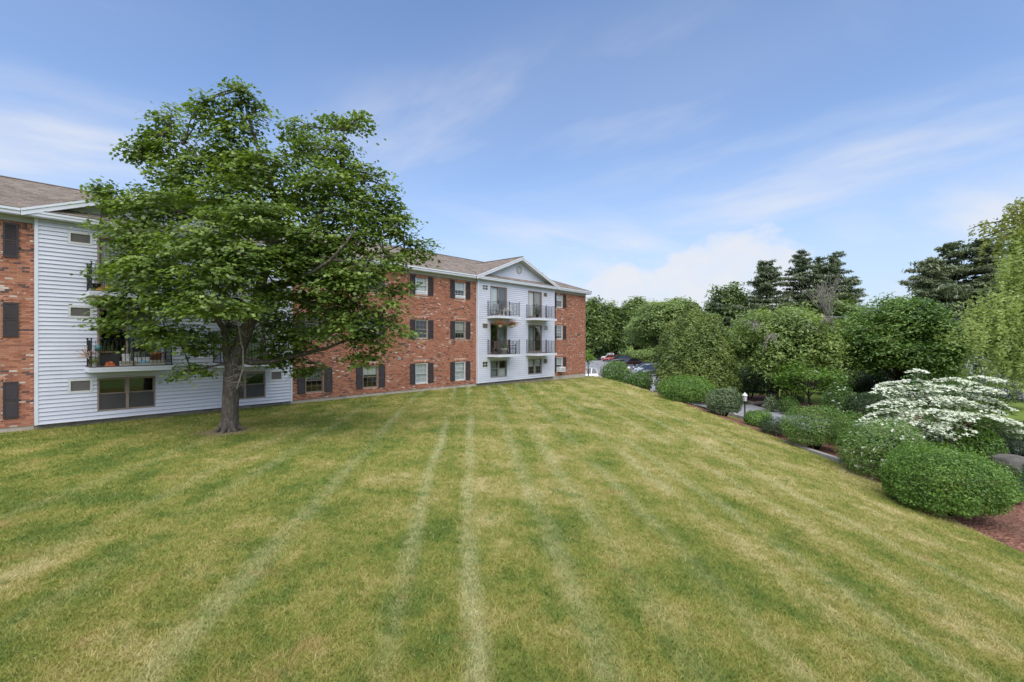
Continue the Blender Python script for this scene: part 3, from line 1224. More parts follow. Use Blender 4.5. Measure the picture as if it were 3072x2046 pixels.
def siding_bay(t0, t1, openings, parent_name='siding_wall'):
    ops = [(o[0], o[1], o[2], o[3]) for o in openings]
    wall = holed_panel(parent_name, t0 + 0.002, t1 - 0.002, SIDE_BOT + 0.01, SIDE_TOP, GY, 0.17, ops, M['room'], BLD)  # dark colour behind board gaps stands in for the shadow under each lap
    n = 50
    ex = (SIDE_TOP - SIDE_BOT) / n
    a0, a1 = t0 + 0.10, t1 - 0.10
    for i in range(n):
        z0, z1 = SIDE_BOT + i * ex, SIDE_BOT + (i + 1) * ex
        segs = [(a0, a1, z0, z1)]
        cuts = [o for o in ops if o[2] < z1 - 0.002 and o[3] > z0 + 0.002]
        segs = [(a0, a1)]
        for o in cuts:
            ns = []
            for (c, d) in segs:
                if d <= o[0] or c >= o[1]:
                    ns.append((c, d))
                else:
                    if o[0] - c > 0.02:
                        ns.append((c, o[0]))
                    if d - o[1] > 0.02:
                        ns.append((o[1], d))
            segs = ns
        # butt joints like real courses
        fin = []
        for c, d in segs:
            if d - c > 5:
                j = c + (d - c) * random.uniform(0.35, 0.65)
                fin += [(c, j - 0.002), (j + 0.002, d)]
            else:
                fin.append((c, d))
        for c, d in fin:
            e = random.uniform(-0.0015, 0.0015)
            MB().prism([(GY - 0.006, z1 - 0.006), (GY - 0.040 + e, z0 + 0.006), (GY - 0.034 + e, z0), (GY - 0.001, z0), (GY - 0.001, z1 - 0.006)], c, d).build('clapboard', M['siding'], wall)
        # boards notched round the frames
        for o in cuts:
            for (za_, zb_) in ((z0, min(o[2], z1 - 0.009)), (max(o[3], z0), z1 - 0.009)):
                if zb_ - za_ < 0.012 or (za_ >= o[2] and zb_ <= o[3]):
                    continue
                fy = lambda z: GY - 0.040 + 0.034 * (z - z0) / (z1 - z0)
                c, d = max(o[0], a0), min(o[1], a1)
                MB().prism([(fy(zb_), zb_), (fy(za_), za_), (GY - 0.001, za_), (GY - 0.001, zb_)], c + 0.001, d - 0.001).build('clapboard', M['siding'], wall)
    for a, b in ((t0, t0 + 0.10), (t1 - 0.10, t1)):
        MB().box(a, b, GY - 0.042, 0.17, SIDE_BOT - 0.008, SIDE_TOP).build('corner_board', M['trim'], BLD)
    MB().box(t0 + 0.10, t1 - 0.10, GY - 0.024, 0.16, SIDE_BOT - 0.02, SIDE_BOT - 0.001).build('starter_strip', M['deckdark'], BLD)
    MB().box(t0, t1, 0.05, 0.22, -0.6, 0.18).build('foundation', M['concrete'], BLD)
    # block joints
    return wall


def bay_openings(t0, ac, door, door2, ac2):
    o = []
    DZ = [(2.36, 4.64), (5.22, 7.46)]
    for d in (door, door2):
        o.append((d[0], d[1], 0.52, 1.84))
        for z in DZ:
            o.append((d[0], d[1], z[0], z[1]))
    for a in (ac, ac2):
        for z in ((1.30, 1.84), (4.18, 4.66), (7.02, 7.50)):
            o.append((a[0], a[1], z[0], z[1]))
    return o


o1 = bay_openings(0, (0.90, 1.62), (1.75, 3.63), (6.20, 8.08), (8.28, 8.92))
o2 = bay_openings(22.84, (23.27, 23.97), (24.16, 26.06), (28.64, 30.52), (30.66, 31.34))
siding_bay(G1[0], G1[1], o1)
siding_bay(G2[0], G2[1], o2)
for bay, ops in ((1, o1), (2, o2)):
    for i, o in enumerate(ops):
        t0, t1, z0, z1 = o[0] + 0.003, o[1] - 0.003, o[2] + 0.003, o[3] - 0.003
        if t1 - t0 > 1.5:
            if z0 < 1:
                if bay == 1:
                    double_window(t0, t1, z0, z1, GY, M['bronze'], (None, None))
                elif t0 < 26:
                    double_window(t0, t1, z0, z1, GY, M['greyframe'], (('d', M['greycurtain'], 0.0, 1.0), ('d', M['curtain'], 0.0, 0.5)))
                else:
                    double_window(t0, t1, z0, z1, GY, M['greyframe'], (('d', M['curtain'], 0.5, 1.0), ('d', M['curtain'], 0.5, 1.0)), True)
            else:
                up = z0 > 5
                if bay == 1:
                    patio_door(t0, t1, z0, z1, GY, M['bronze'], (M['blind'], M['blind']) if up else (None, M['greycurtain']))
                elif t0 < 26:
                    patio_door(t0, t1, z0, z1, GY, M['bronze'], (M['curtain'], M['room']) if up else (None, M['greycurtain']))
                else:
                    patio_door(t0, t1, z0, z1, GY, M['bronze'], (M['curtain'], M['greycurtain']) if up else (M['greycurtain'], None))
        else:
            sp = bay == 2 and (i in (6, 8) or (z0 < 2 and t0 < 26) or (t0 > 28 and 4 < z0 < 5) or (t0 < 26 and z0 > 6))
            vent_cover(t0, t1, z0, z1, GY, sp)

# ---- balconies
BAL_MESH = {}


def iron_mesh(kind):
    if kind in BAL_MESH:
        return BAL_MESH[kind]
    m = MB()
    if kind == 'baluster':
        m.box(-0.008, 0.008, -0.008, 0.008, 0.09, 0.985)
    elif kind == 'scroll':
        m.box(-0.008, 0.008, -0.008, 0.008, 0.09, 0.985)
        for s in (-1, 1):
            for zc in (0.36, 0.68):
                pts = [(s * (0.012 + 0.034 * math.sin(a)), 0, zc - 0.075 * math.cos(a)) for a in np.linspace(0, math.pi, 7)]
                m.tube(pts, 0.006, 4)
        m.lathe([(0.0, -0.02), (0.03, 0), (0.0, 0.02)], (0, 0, 0.52), 6)
    else:
        m.box(-0.016, 0.016, -0.016, 0.016, 0.0, 1.03)
        m.lathe([(0.012, 0), (0.035, 0.02), (0.035, 0.04), (0.0, 0.06)], (0, 0, 1.03), 8)
    me = m.mesh(kind)
    me.materials.append(M['iron'])
    BAL_MESH[kind] = me
    return me


def balcony(t0, t1, zt, depth):
    yb, yf = GY - 0.03, GY - depth
    d = MB().box(t0, t1, yf, yb, zt - 0.03, zt).build('balcony', M['deckdark'], BLD)
    # joists and soffit below the deck
    MB().box(t0 + 0.03, t1 - 0.03, yf + 0.03, yb, zt - 0.20, zt - 0.032).build('deck_soffit', M['soffit'], d)
    f = MB()
    f.box(t0 - 0.02, t1 + 0.02, yf - 0.03, yf + 0.028, zt - 0.215, zt - 0.034)
    f.box(t0 - 0.02, t0 + 0.028, yf + 0.029, yb, zt - 0.215, zt - 0.034).box(t1 - 0.028, t1 + 0.02, yf + 0.029, yb, zt - 0.215, zt - 0.034)
    f.box(t0 - 0.026, t1 + 0.026, yf - 0.036, yf - 0.031, zt - 0.11, zt - 0.034)
    f.build('fascia', M['trim'], d)
    rl = MB()
    a, b, c = (t0 + 0.05, yb + 0.0), (t0 + 0.05, yf + 0.05), (t1 - 0.05, yf + 0.05)
    e = (t1 - 0.05, yb)
    for p, q in ((a, b), (b, c), (c, e)):
        rl.bar((p[0], p[1], zt + 1.0), (q[0], q[1], zt + 1.0), 0.03, 0.014)
        rl.bar((p[0], p[1], zt + 0.09), (q[0], q[1], zt + 0.09), 0.022, 0.012)
    rl.build('railing', M['iron'], d)
    for p in (a, b, c, e, ((t0 + t1) / 2, yf + 0.05)):
        o = link('railing_post', iron_mesh('post'), None, d)
        o.location = (p[0], p[1] + (-0.03 if p in (a, e) else 0), zt)
    n = int((t1 - t0 - 0.1) / 0.125)
    for i in range(1, n):
        if i == n // 2:
            continue
        o = link('baluster', iron_mesh('scroll' if i % 6 == 3 else 'baluster'), None, d)
        o.location = (t0 + 0.05 + (t1 - t0 - 0.1) * i / n, yf + 0.05, zt)
    m = int((depth - 0.1) / 0.13)
    for xs_ in (t0 + 0.05, t1 - 0.05):
        for i in range(1, m):
            o = link('baluster', iron_mesh('baluster'), None, d)
            o.location = (xs_, yf + 0.05 + (yb - yf - 0.05) * i / m, zt)
    return d


BAL = {}
BAL['l2'] = balcony(1.40, 4.02, 2.33, 1.02)
BAL['l3'] = balcony(1.40, 4.02, 5.22, 1.02)
BAL['m2'] = balcony(5.75, 8.40, 2.33, 1.02)
BAL['m3'] = balcony(5.75, 8.40, 5.22, 1.02)
BAL['f2'] = balcony(23.83, 26.38, 2.33, 1.12)
BAL['f3'] = balcony(23.83, 26.38, 5.20, 1.12)
BAL['g2'] = balcony(28.40, 31.10, 2.33, 1.12)
BAL['g3'] = balcony(28.40, 31.10, 5.20, 1.12)

# ---- roof
ZE, PITCH = 8.04, 0.388
OV = 0.42
RIDGE_B = 6.1
ZR = ZE + (RIDGE_B + OV) * PITCH
T_HIP = T_END + OV


def slab(pts, thick, name, mat, parent):
    n = len(pts)
    vs_ = [tuple(p) for p in pts] + [(p[0], p[1], p[2] - thick) for p in pts]
    fs = [tuple(range(n)), tuple(range(2 * n - 1, n - 1, -1))] + [(i, i + n, (i + 1) % n + n, (i + 1) % n) for i in range(n)]
    m = MB()
    m.add(vs_, fs)
    return m.build(name, mat, parent)


hx = T_HIP - (RIDGE_B + OV)
yb2 = 12.2 + OV
roof = slab([(T_BEG - 0.3, -OV, ZE), (T_HIP, -OV, ZE), (hx, RIDGE_B, ZR), (T_BEG - 0.3, RIDGE_B, ZR)], 0.03, 'roof', M['shingle'], BLD)
slab([(T_HIP, yb2, ZE), (T_BEG - 0.3, yb2, ZE), (T_BEG - 0.3, RIDGE_B, ZR), (hx, RIDGE_B, ZR)], 0.03, 'back_slope', M['shingle'], roof)
slab([(T_HIP, -OV, ZE), (T_HIP, yb2, ZE), (hx, RIDGE_B, ZR)], 0.03, 'hip_slope', M['shingle'], roof)


def shingle_field(O, U, Vv, ulen, vlen, keep, singles=0, pick=None):
    """overlapping shingle courses on a slope"""
    O, U, Vv = (np.array(a, float) for a in (O, U, Vv))
    Nn = np.cross(U, Vv)
    Nn /= np.linalg.norm(Nn)
    ex, sw = 0.145, 0.31
    rng = np.random.default_rng(5)
    quads, sing = [], []
    for j in range(int(vlen / ex)):
        off = rng.uniform(0, sw)
        nn = int(ulen / sw) + 2
        for i in range(-1, nn):
            u0 = i * sw + off
            w = sw + rng.uniform(-0.04, 0.04)
            if u0 < 0 or u0 + sw > ulen:
                continue
            if not keep(u0 + sw / 2, (j + 0.5) * ex):
                continue
            p = (u0 + 0.004, u0 + sw - 0.004, j * ex, (j + 1.08) * ex, 0.016 + rng.uniform(-0.003, 0.006))
            quads.append(p)
    quads = np.array(quads)
    if singles:
        sc = np.array([pick(q) for q in quads])
        order = np.argsort(sc)
        pickd = set(order[:singles].tolist())
        me_pts = [(0.0, 0.0, 0.0), (0.302, 0.0, 0.0), (0.302, 0.0, 0.018), (0.0, 0.0, 0.018), (0.302, 0.156, 0.004), (0.0, 0.156, 0.004)]
        mm = MB()
        mm.add(me_pts, [(0, 1, 2, 3), (3, 2, 4, 5), (0, 3, 5), (1, 4, 2)])
        me = mm.mesh('shingle')
        me.materials.append(M['shingle'])
        Mx = Matrix(((U[0], Vv[0], Nn[0], 0), (U[1], Vv[1], Nn[1], 0), (U[2], Vv[2], Nn[2], 0), (0, 0, 0, 1)))
        for i_ in pickd:
            q = quads[i_]
            o = link('shingle', me, None, roof)
            p = O + U * q[0] + Vv * q[2]
            o.matrix_local = Matrix.Translation(tuple(p)) @ Mx
        quads = np.array([q for i_, q in enumerate(quads) if i_ not in pickd])
    n = len(quads)
    V = np.zeros((n, 6, 3))

    def P(u, v, h):
        return O[None] + u[:, None] * U[None] + v[:, None] * Vv[None] + h[:, None] * Nn[None]
    u0, u1, v0, v1, h = quads.T
    z0 = np.zeros(n)
    V[:, 0], V[:, 1], V[:, 2], V[:, 3] = P(u0, v0, z0), P(u1, v0, z0), P(u1, v0, h), P(u0, v0, h)
    V[:, 4], V[:, 5] = P(u1, v1, z0 + 0.004), P(u0, v1, z0 + 0.004)
    base = (np.arange(n) * 6)[:, None, None]
    q = np.array([(0, 1, 2, 3), (3, 2, 4, 5)])[None]
    o = indexed_mesh('shingle_courses', V.reshape(-1, 3), (base + q).reshape(-1, 4), M['shingle'], roof)
    tag(o, kind='stuff')


sl = math.hypot(1, PITCH)
vdir = np.array([0, 1 / sl, PITCH / sl])
vl = (RIDGE_B + OV) * sl
shingle_field((T_BEG - 0.3, -OV - 0.02, ZE + 0.004), (1, 0, 0), vdir, T_HIP - T_BEG + 0.3, vl, lambda u, v: (T_BEG - 0.3 + u) < T_HIP - v / sl,
              300, lambda q: abs(T_BEG - 0.3 + q[0] + 0.8 - 0.3) * 0.9 + q[2] * 0.5)
# ridge and hip caps
rc = MB()
rc.bar((T_BEG - 0.3, RIDGE_B, ZR + 0.012), (hx, RIDGE_B, ZR + 0.012), 0.26, 0.035)
rc.bar((hx, RIDGE_B, ZR + 0.012), (T_HIP, -OV, ZE + 0.02), 0.24, 0.03)
rc.build('ridge_cap', M['shingle'], roof)


def cross_gable(t0, t1):
    tc, hw = (t0 + t1) / 2, (t1 - t0) / 2 + 0.36
    yF = GY - 0.36
    za = ZE + hw * PITCH
    yv = (za - ZE) / PITCH - OV        # where the gable ridge meets the main slope
    gab = None
    for s in (-1, 1):
        e0 = (tc + s * hw, yF, ZE)
        pts = [e0, (tc, yF, za), (tc, yv + 0.05, za), (tc + s * hw, -OV, ZE)]
        if s > 0:
            pts = pts[::-1]
        gs = slab(pts, 0.03, 'gable_slope', M['shingle'], roof)
        U = np.array([0, 1.0, 0])
        Vv = np.array([-s / sl, 0, PITCH / sl])
        O = np.array([tc + s * hw, yF - 0.02, ZE + 0.006])
        if s < 0:
            Oq = O + U * (yv - yF + 0.2)
            shingle_field(Oq, -U, Vv, yv - yF + 0.2, hw * sl, lambda u, v: (yv + 0.18 - u) < (v / sl) - OV + 0.25)
        else:
            shingle_field(O, U, Vv, yv - yF + 0.2, hw * sl, lambda u, v: (yF + u) < (v / sl) - OV + 0.25)
        # rake board in two steps
        m = MB()
        q = 0.24

        def rake(y0, y1, dz0, dz1, ext=0.0):
            a = (tc + s * (hw + ext), ZE - ext * PITCH)
            b = (tc, za)
            m.prism_y([(a[0], a[1] - dz0), (b[0], b[1] - dz0), (b[0], b[1] - dz1), (a[0], a[1] - dz1)], y0, y1)
        rake(yF + 0.002, yF + 0.028, 0.032, 0.26)
        rake(yF - 0.022, yF + 0.0, 0.012, 0.10)
        m.build('rake_board', M['trim'], BLD)
        # raking soffit
        m2 = MB()
        m2.prism_y([(tc + s * hw, ZE - 0.225), (tc, za - 0.225), (tc, za - 0.24), (tc + s * hw, ZE - 0.24)], yF + 0.03, 0.0)
        m2.build('rake_soffit', M['soffit'], BLD)
    MB().bar((tc, yF - 0.02, za + 0.016), (tc, yv, za + 0.016), 0.24, 0.035).build('ridge_cap', M['shingle'], roof)
    # horizontal cornice, pent roof and pediment
    c = MB()
    c.box(tc - hw + 0.0, tc + hw - 0.0, yF + 0.032, yF + 0.055, 7.83, ZE - 0.055)
    c.build('cornice_board', M['trim'], BLD)
    MB().box(tc - hw + 0.35, tc + hw - 0.35, yF + 0.008, yF + 0.031, 7.93, ZE - 0.03).build('drip_edge', M['trim'], BLD)
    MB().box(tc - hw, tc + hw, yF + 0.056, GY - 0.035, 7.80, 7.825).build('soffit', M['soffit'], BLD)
    py0, pz0, py1, pz1 = yF + 0.01, ZE - 0.02, -0.02, ZE + 0.27
    slab([(tc - hw + 0.30, py0, pz0), (tc + hw - 0.30, py0, pz0), (tc + hw - 0.9, py1, pz1), (tc - hw + 0.9, py1, pz1)], 0.025, 'pent_roof', M['shingle'], roof)
    pl = math.hypot(py1 - py0, pz1 - pz0)
    pv = np.array([0, (py1 - py0) / pl, (pz1 - pz0) / pl])
    shingle_field((tc - hw + 0.32, py0 - 0.015, pz0 + 0.004), (1, 0, 0), pv, 2 * hw - 0.64, pl, lambda u, v: (u > v * 1.0) and (u < 2 * hw - 0.64 - v))
    # pediment wall: clapboards, widest at the bottom
    z = pz1 - 0.02
    ped = MB().prism_y([(tc - (za - z) / PITCH + 0.5, z - 0.3), (tc + (za - z) / PITCH - 0.5, z - 0.3), (tc, za - 0.28)], 0.0, 0.05).build('pediment', M['soffit'], BLD)
    while z < za - 0.32:
        hwid = (za - 0.24 - z) / PITCH
        hw2 = (za - 0.24 - z - 0.153) / PITCH
        m = MB()
        y0, y1 = -0.036, -0.006
        m.add([(tc - hwid, y0, z), (tc + hwid, y0, z), (tc + max(hw2, 0.02), y1, z + 0.153), (tc - max(hw2, 0.02), y1, z + 0.153), (tc - hwid, -0.002, z), (tc + hwid, -0.002, z)],
              [(0, 1, 2, 3), (4, 5, 1, 0)])
        m.build('clapboard', M['siding'], ped)
        z += 0.153
    # round louvre
    vz = ZE + 1.0
    v = MB()
    ring = []
    n = 20
    for i in range(n):
        a, b = 2 * math.pi * i / n, 2 * math.pi * (i + 1) / n
        v.bar((tc + 0.1 + 0.30 * math.cos(a), -0.045, vz + 0.30 * math.sin(a)), (tc + 0.1 + 0.30 * math.cos(b), -0.045, vz + 0.30 * math.sin(b)), 0.05, 0.05)
    lv = v.build('round_louvre', M['greyframe'], BLD)
    for i in range(7):
        zz = vz - 0.24 + i * 0.08
        w = math.sqrt(max(0.28 ** 2 - (zz - vz) ** 2, 0.001))
        MB().add([(tc + 0.1 - w, -0.055, zz - 0.02), (tc + 0.1 + w, -0.055, zz - 0.02), (tc + 0.1 + w, -0.035, zz + 0.03), (tc + 0.1 - w, -0.035, zz + 0.03)], [(0, 1, 2, 3)]).build('slat', M['whiteframe'], lv)
    MB().lathe([(0.29, 0), (0.29, 0.006)], (0, 0, 0), 20).build('backing', M['deckdark'], lv).matrix_local = Matrix.Translation((tc + 0.1, -0.029, vz)) @ Matrix.Rotation(R(90), 4, 'X')


cross_gable(*G1)
cross_gable(*G2)
# main eaves: fascia, gutter lip, soffit
for a, b in ((T_BEG - 0.3, G1[0] - 0.37), (G1[1] + 0.37, G2[0] - 0.37), (G2[1] + 0.37, T_HIP)):
    MB().box(a, b, -OV + 0.012, -OV + 0.035, 7.83, ZE - 0.035).build('fascia', M['trim'], BLD)
    MB().box(a, b, -OV - 0.03, -OV + 0.01, 7.95, ZE - 0.005).build('drip_edge', M['trim'], BLD)
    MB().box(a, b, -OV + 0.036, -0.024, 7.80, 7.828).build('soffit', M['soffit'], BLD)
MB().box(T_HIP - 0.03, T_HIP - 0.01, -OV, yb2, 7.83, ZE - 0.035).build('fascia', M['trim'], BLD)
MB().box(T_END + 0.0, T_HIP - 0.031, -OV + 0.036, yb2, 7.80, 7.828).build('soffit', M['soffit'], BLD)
# small things on the walls
MB().box(15.95, 16.05, -0.03, 0.0, 5.15, 5.27).build('dryer_vent', M['greyframe'], BLD)
MB().box(16.0, 16.22, -0.03, 0.0, 2.1, 2.3).build('dryer_vent', M['greyframe'], BLD)
MB().box(T_END - 0.06, T_END + 0.03, -0.10, -0.008, 0.1, 0.5).build('downpipe', M['trim'], BLD)

# ------------------------------------------------------------------ vegetation
KD = 1.3045          # layout sketch units to sensor units


def at(dx, dy, Y):
    """a point seen in sketch direction (dx, dy) at depth Y"""
    return Vector(((dx * KD - 1536) / 1430 * Y, Y, -(dy * KD - 1023) / 1430 * Y))


def rand_unit(n, rng):
    v = rng.normal(size=(n, 3))
    return v / np.linalg.norm(v, axis=1, keepdims=True)


def nrm(v):
    return v / np.maximum(np.linalg.norm(v, axis=1, keepdims=True), 1e-9)


LEAF_MAPLE = np.array([(0, -0.6), (0.85, -0.35), (0.42, 0.08), (0.72, 0.60), (0, 1.0), (-0.72, 0.60), (-0.42, 0.08), (-0.85, -0.35)])
LEAF_OVAL = np.array([(0, -1.0), (0.42, -0.1), (0, 1.0), (-0.42, -0.1)])
LEAF_ROUND = np.array([(0, -0.9), (0.6, -0.25), (0.45, 0.55), (0, 0.95), (-0.45, 0.55), (-0.6, -0.25)])
LEAF_NARROW = np.array([(0, -1.0), (0.2, 0.0), (0, 1.0), (-0.2, 0.0)])
NEEDLE = np.array([(-0.16, -0.6), (0.16, -0.6), (0.05, 1.0), (-0.05, 1.0)])


def leaves(name, C, Nm, size, tmpl, mat, parent, rng, vdir=None, cup=0.0):
    n = len(C)
    ref = rand_unit(n, rng) if vdir is None else vdir
    u = nrm(np.cross(ref, Nm))
    v = np.cross(Nm, u)
    T = tmpl
    s = np.asarray(size)[:, None, None] * np.ones((n, 1, 1))
    V = C[:, None, :] + s * (T[None, :, 0:1] * u[:, None, :] + T[None, :, 1:2] * v[:, None, :])
    if cup:
        bend = (np.abs(T[:, 0]) + np.maximum(T[:, 1], 0) * 0.5)[None, :, None]
        V = V - s * cup * bend * Nm[:, None, :]
    return poly_mesh(name, V, len(T), mat, parent)


def spray_crown(blobs, rng, per_m2, n_leaf, sr, flat, shell=0.45, upb=0.9, outb=0.35, rnd=0.5, droop=0.35):
    """blobs: (centre, radii). Leaves gathered in flat, slightly drooping sprays"""
    Cs, Ns = [], []
    for c, r in blobs:
        c = np.array(c, float)
        r = np.array(r, float)
        area = 4 * math.pi * (((r[0] * r[1]) ** 1.6 + (r[0] * r[2]) ** 1.6 + (r[1] * r[2]) ** 1.6) / 3) ** (1 / 1.6)
        ns = max(4, int(area * per_m2))
        d = rand_unit(ns, rng)
        rad = shell + (1 - shell) * rng.random(ns) ** 0.6
        rad *= rng.uniform(0.86, 1.14, ns)
        sc = c + d * rad[:, None] * r
        k = n_leaf
        out = d.copy()
        out[:, 2] *= 0.4
        out = nrm(out)
        off = np.clip(rng.normal(size=(ns, k, 3)), -1.9, 1.9) * np.array([sr, sr, sr * flat])
        # sprays reach outwards and bend down towards their tips
        reach = np.einsum('ijk,ik->ij', off, out)
        off[:, :, 2] -= droop * np.maximum(reach, -0.2 * sr) * 0.8
        off *= rng.uniform(0.65, 1.35, ns)[:, None, None]
        P = (sc[:, None, :] + off).reshape(-1, 3)
        Nn = np.repeat(out * outb, k, axis=0) + np.array([0, 0, upb]) + rng.normal(size=(ns * k, 3)) * rnd
        Cs.append(P)
        Ns.append(nrm(Nn))
    return np.concatenate(Cs), np.concatenate(Ns)


def limb(mb_, pts, r0, r1, n=6, wob=0.0):
    pts = [Vector(p) for p in pts]
    # resample with a soft curve
    out = []
    for i in range(len(pts) - 1):
        p0, p1, p2, p3 = pts[max(i - 1, 0)], pts[i], pts[i + 1], pts[min(i + 2, len(pts) - 1)]
        for s in (0, 0.5):
            out.append(0.5 * ((2 * p1) + (p2 - p0) * s + (2 * p0 - 5 * p1 + 4 * p2 - p3) * s * s + (3 * p1 - p0 - 3 * p2 + p3) * s ** 3))
    out.append(pts[-1])
    if wob:
        out = [p + Vector((random.uniform(-wob, wob), random.uniform(-wob, wob), random.uniform(-wob, wob))) * (0 < i < len(out) - 1) for i, p in enumerate(out)]
    m = len(out) - 1
    if isinstance(r0, (list, tuple)):
        rr = list(np.interp(np.linspace(0, 1, m + 1), np.linspace(0, 1, len(r0)), r0))
    else:
        rr = [r0 + (r1 - r0) * (i / m) for i in range(m + 1)]
    mb_.tube(out, rr, n)
    return out


G_MAPLE = [(0.048, 0.085, 0.016), (0.098, 0.155, 0.028), (0.158, 0.225, 0.045), (0.245, 0.320, 0.080)]
M['leaf_maple'] = leafmat('maple_leaf', G_MAPLE, 0.34, patch=0.55, patch_scale=1.3)
M['leaf_dark'] = leafmat('dark_maple_leaf', [(0.034, 0.078, 0.016), (0.070, 0.135, 0.024), (0.125, 0.210, 0.040), (0.200, 0.290, 0.062)], 0.28, patch=0.35, patch_scale=0.35)
M['leaf_mid'] = leafmat('mid_leaf', [(0.100, 0.150, 0.046), (0.160, 0.225, 0.066), (0.235, 0.305, 0.096)], 0.3, patch_scale=0.25)
M['leaf_grove'] = leafmat('grove_leaf', [(0.070, 0.115, 0.034), (0.125, 0.185, 0.052), (0.200, 0.265, 0.080)], 0.3, patch_scale=0.2)
M['leaf_ash'] = leafmat('ash_leaf', [(0.100, 0.150, 0.046), (0.175, 0.245, 0.066), (0.270, 0.350, 0.092)], 0.32, patch=0.5, patch_scale=0.4)
M['leaf_arbor'] = leafmat('arborvitae_spray', [(0.060, 0.095, 0.018), (0.110, 0.155, 0.028), (0.175, 0.225, 0.046)], 0.15, patch_scale=0.5)
M['leaf_pine'] = leafmat('pine_needle', [(0.090, 0.120, 0.068), (0.135, 0.165, 0.090), (0.185, 0.205, 0.120)], 0.12, patch_scale=0.15)
M['leaf_willow'] = leafmat('weeping_leaf', [(0.190, 0.255, 0.070), (0.275, 0.345, 0.105), (0.360, 0.420, 0.150)], 0.38, patch_scale=0.5)
M['leaf_gold'] = leafmat('weeping_leaf_gold', [(0.150, 0.185, 0.035), (0.230, 0.250, 0.050), (0.300, 0.290, 0.080)], 0.38, patch_scale=0.6)
M['leaf_shrub'] = leafmat('shrub_leaf', [(0.048, 0.105, 0.014), (0.100, 0.190, 0.026), (0.175, 0.285, 0.046)], 0.28, patch=0.35, patch_scale=1.2)
M['leaf_privet'] = leafmat('privet_leaf', [(0.060, 0.125, 0.022), (0.110, 0.190, 0.036), (0.175, 0.265, 0.060)], 0.28, patch=0.35, patch_scale=1.0)
M['leaf_grey'] = leafmat('grey_green_leaf', [(0.055, 0.090, 0.035), (0.100, 0.145, 0.062), (0.165, 0.205, 0.105)], 0.2, patch_scale=1.2)
M['leaf_yew'] = leafmat('yew_leaf', [(0.014, 0.034, 0.008), (0.026, 0.056, 0.012), (0.045, 0.085, 0.018)], 0.12, patch_scale=0.9)
M['leaf_lime'] = leafmat('lime_leaf', [(0.090, 0.170, 0.020), (0.150, 0.250, 0.032), (0.210, 0.310, 0.050)], 0.35, patch_scale=0.9)
M['leaf_dogwood'] = leafmat('dogwood_leaf', [(0.035, 0.080, 0.014), (0.065, 0.130, 0.022), (0.105, 0.180, 0.036)], 0.28, patch_scale=0.8)
M['bract'] = leafmat('white_bract', [(0.44, 0.50, 0.34), (0.60, 0.64, 0.50), (0.73, 0.75, 0.64)], 0.25, patch_scale=1.0, tcol=(1.0, 1.05, 0.9))
M['flower_red'] = leafmat('red_flower', [(0.30, 0.05, 0.05), (0.45, 0.09, 0.08), (0.5, 0.3, 0.25)], 0.2)
M['spruce'] = leafmat('spruce_needle', [(0.03, 0.07, 0.03), (0.05, 0.10, 0.05), (0.08, 0.14, 0.07)], 0.1)


def tree_root(name, label, loc, group=None, cat='tree'):
    e = empty(name, loc)
    tag(e, label, cat, group)
    return e


def reloc(o, root):
    """meshes are written in world space; hang them on their root without moving them"""
    o.parent = root
    o.matrix_parent_inverse = Matrix.Translation(-root.location)
    return o


# ---- the big maple on the lawn
MY = MAPLE[1]


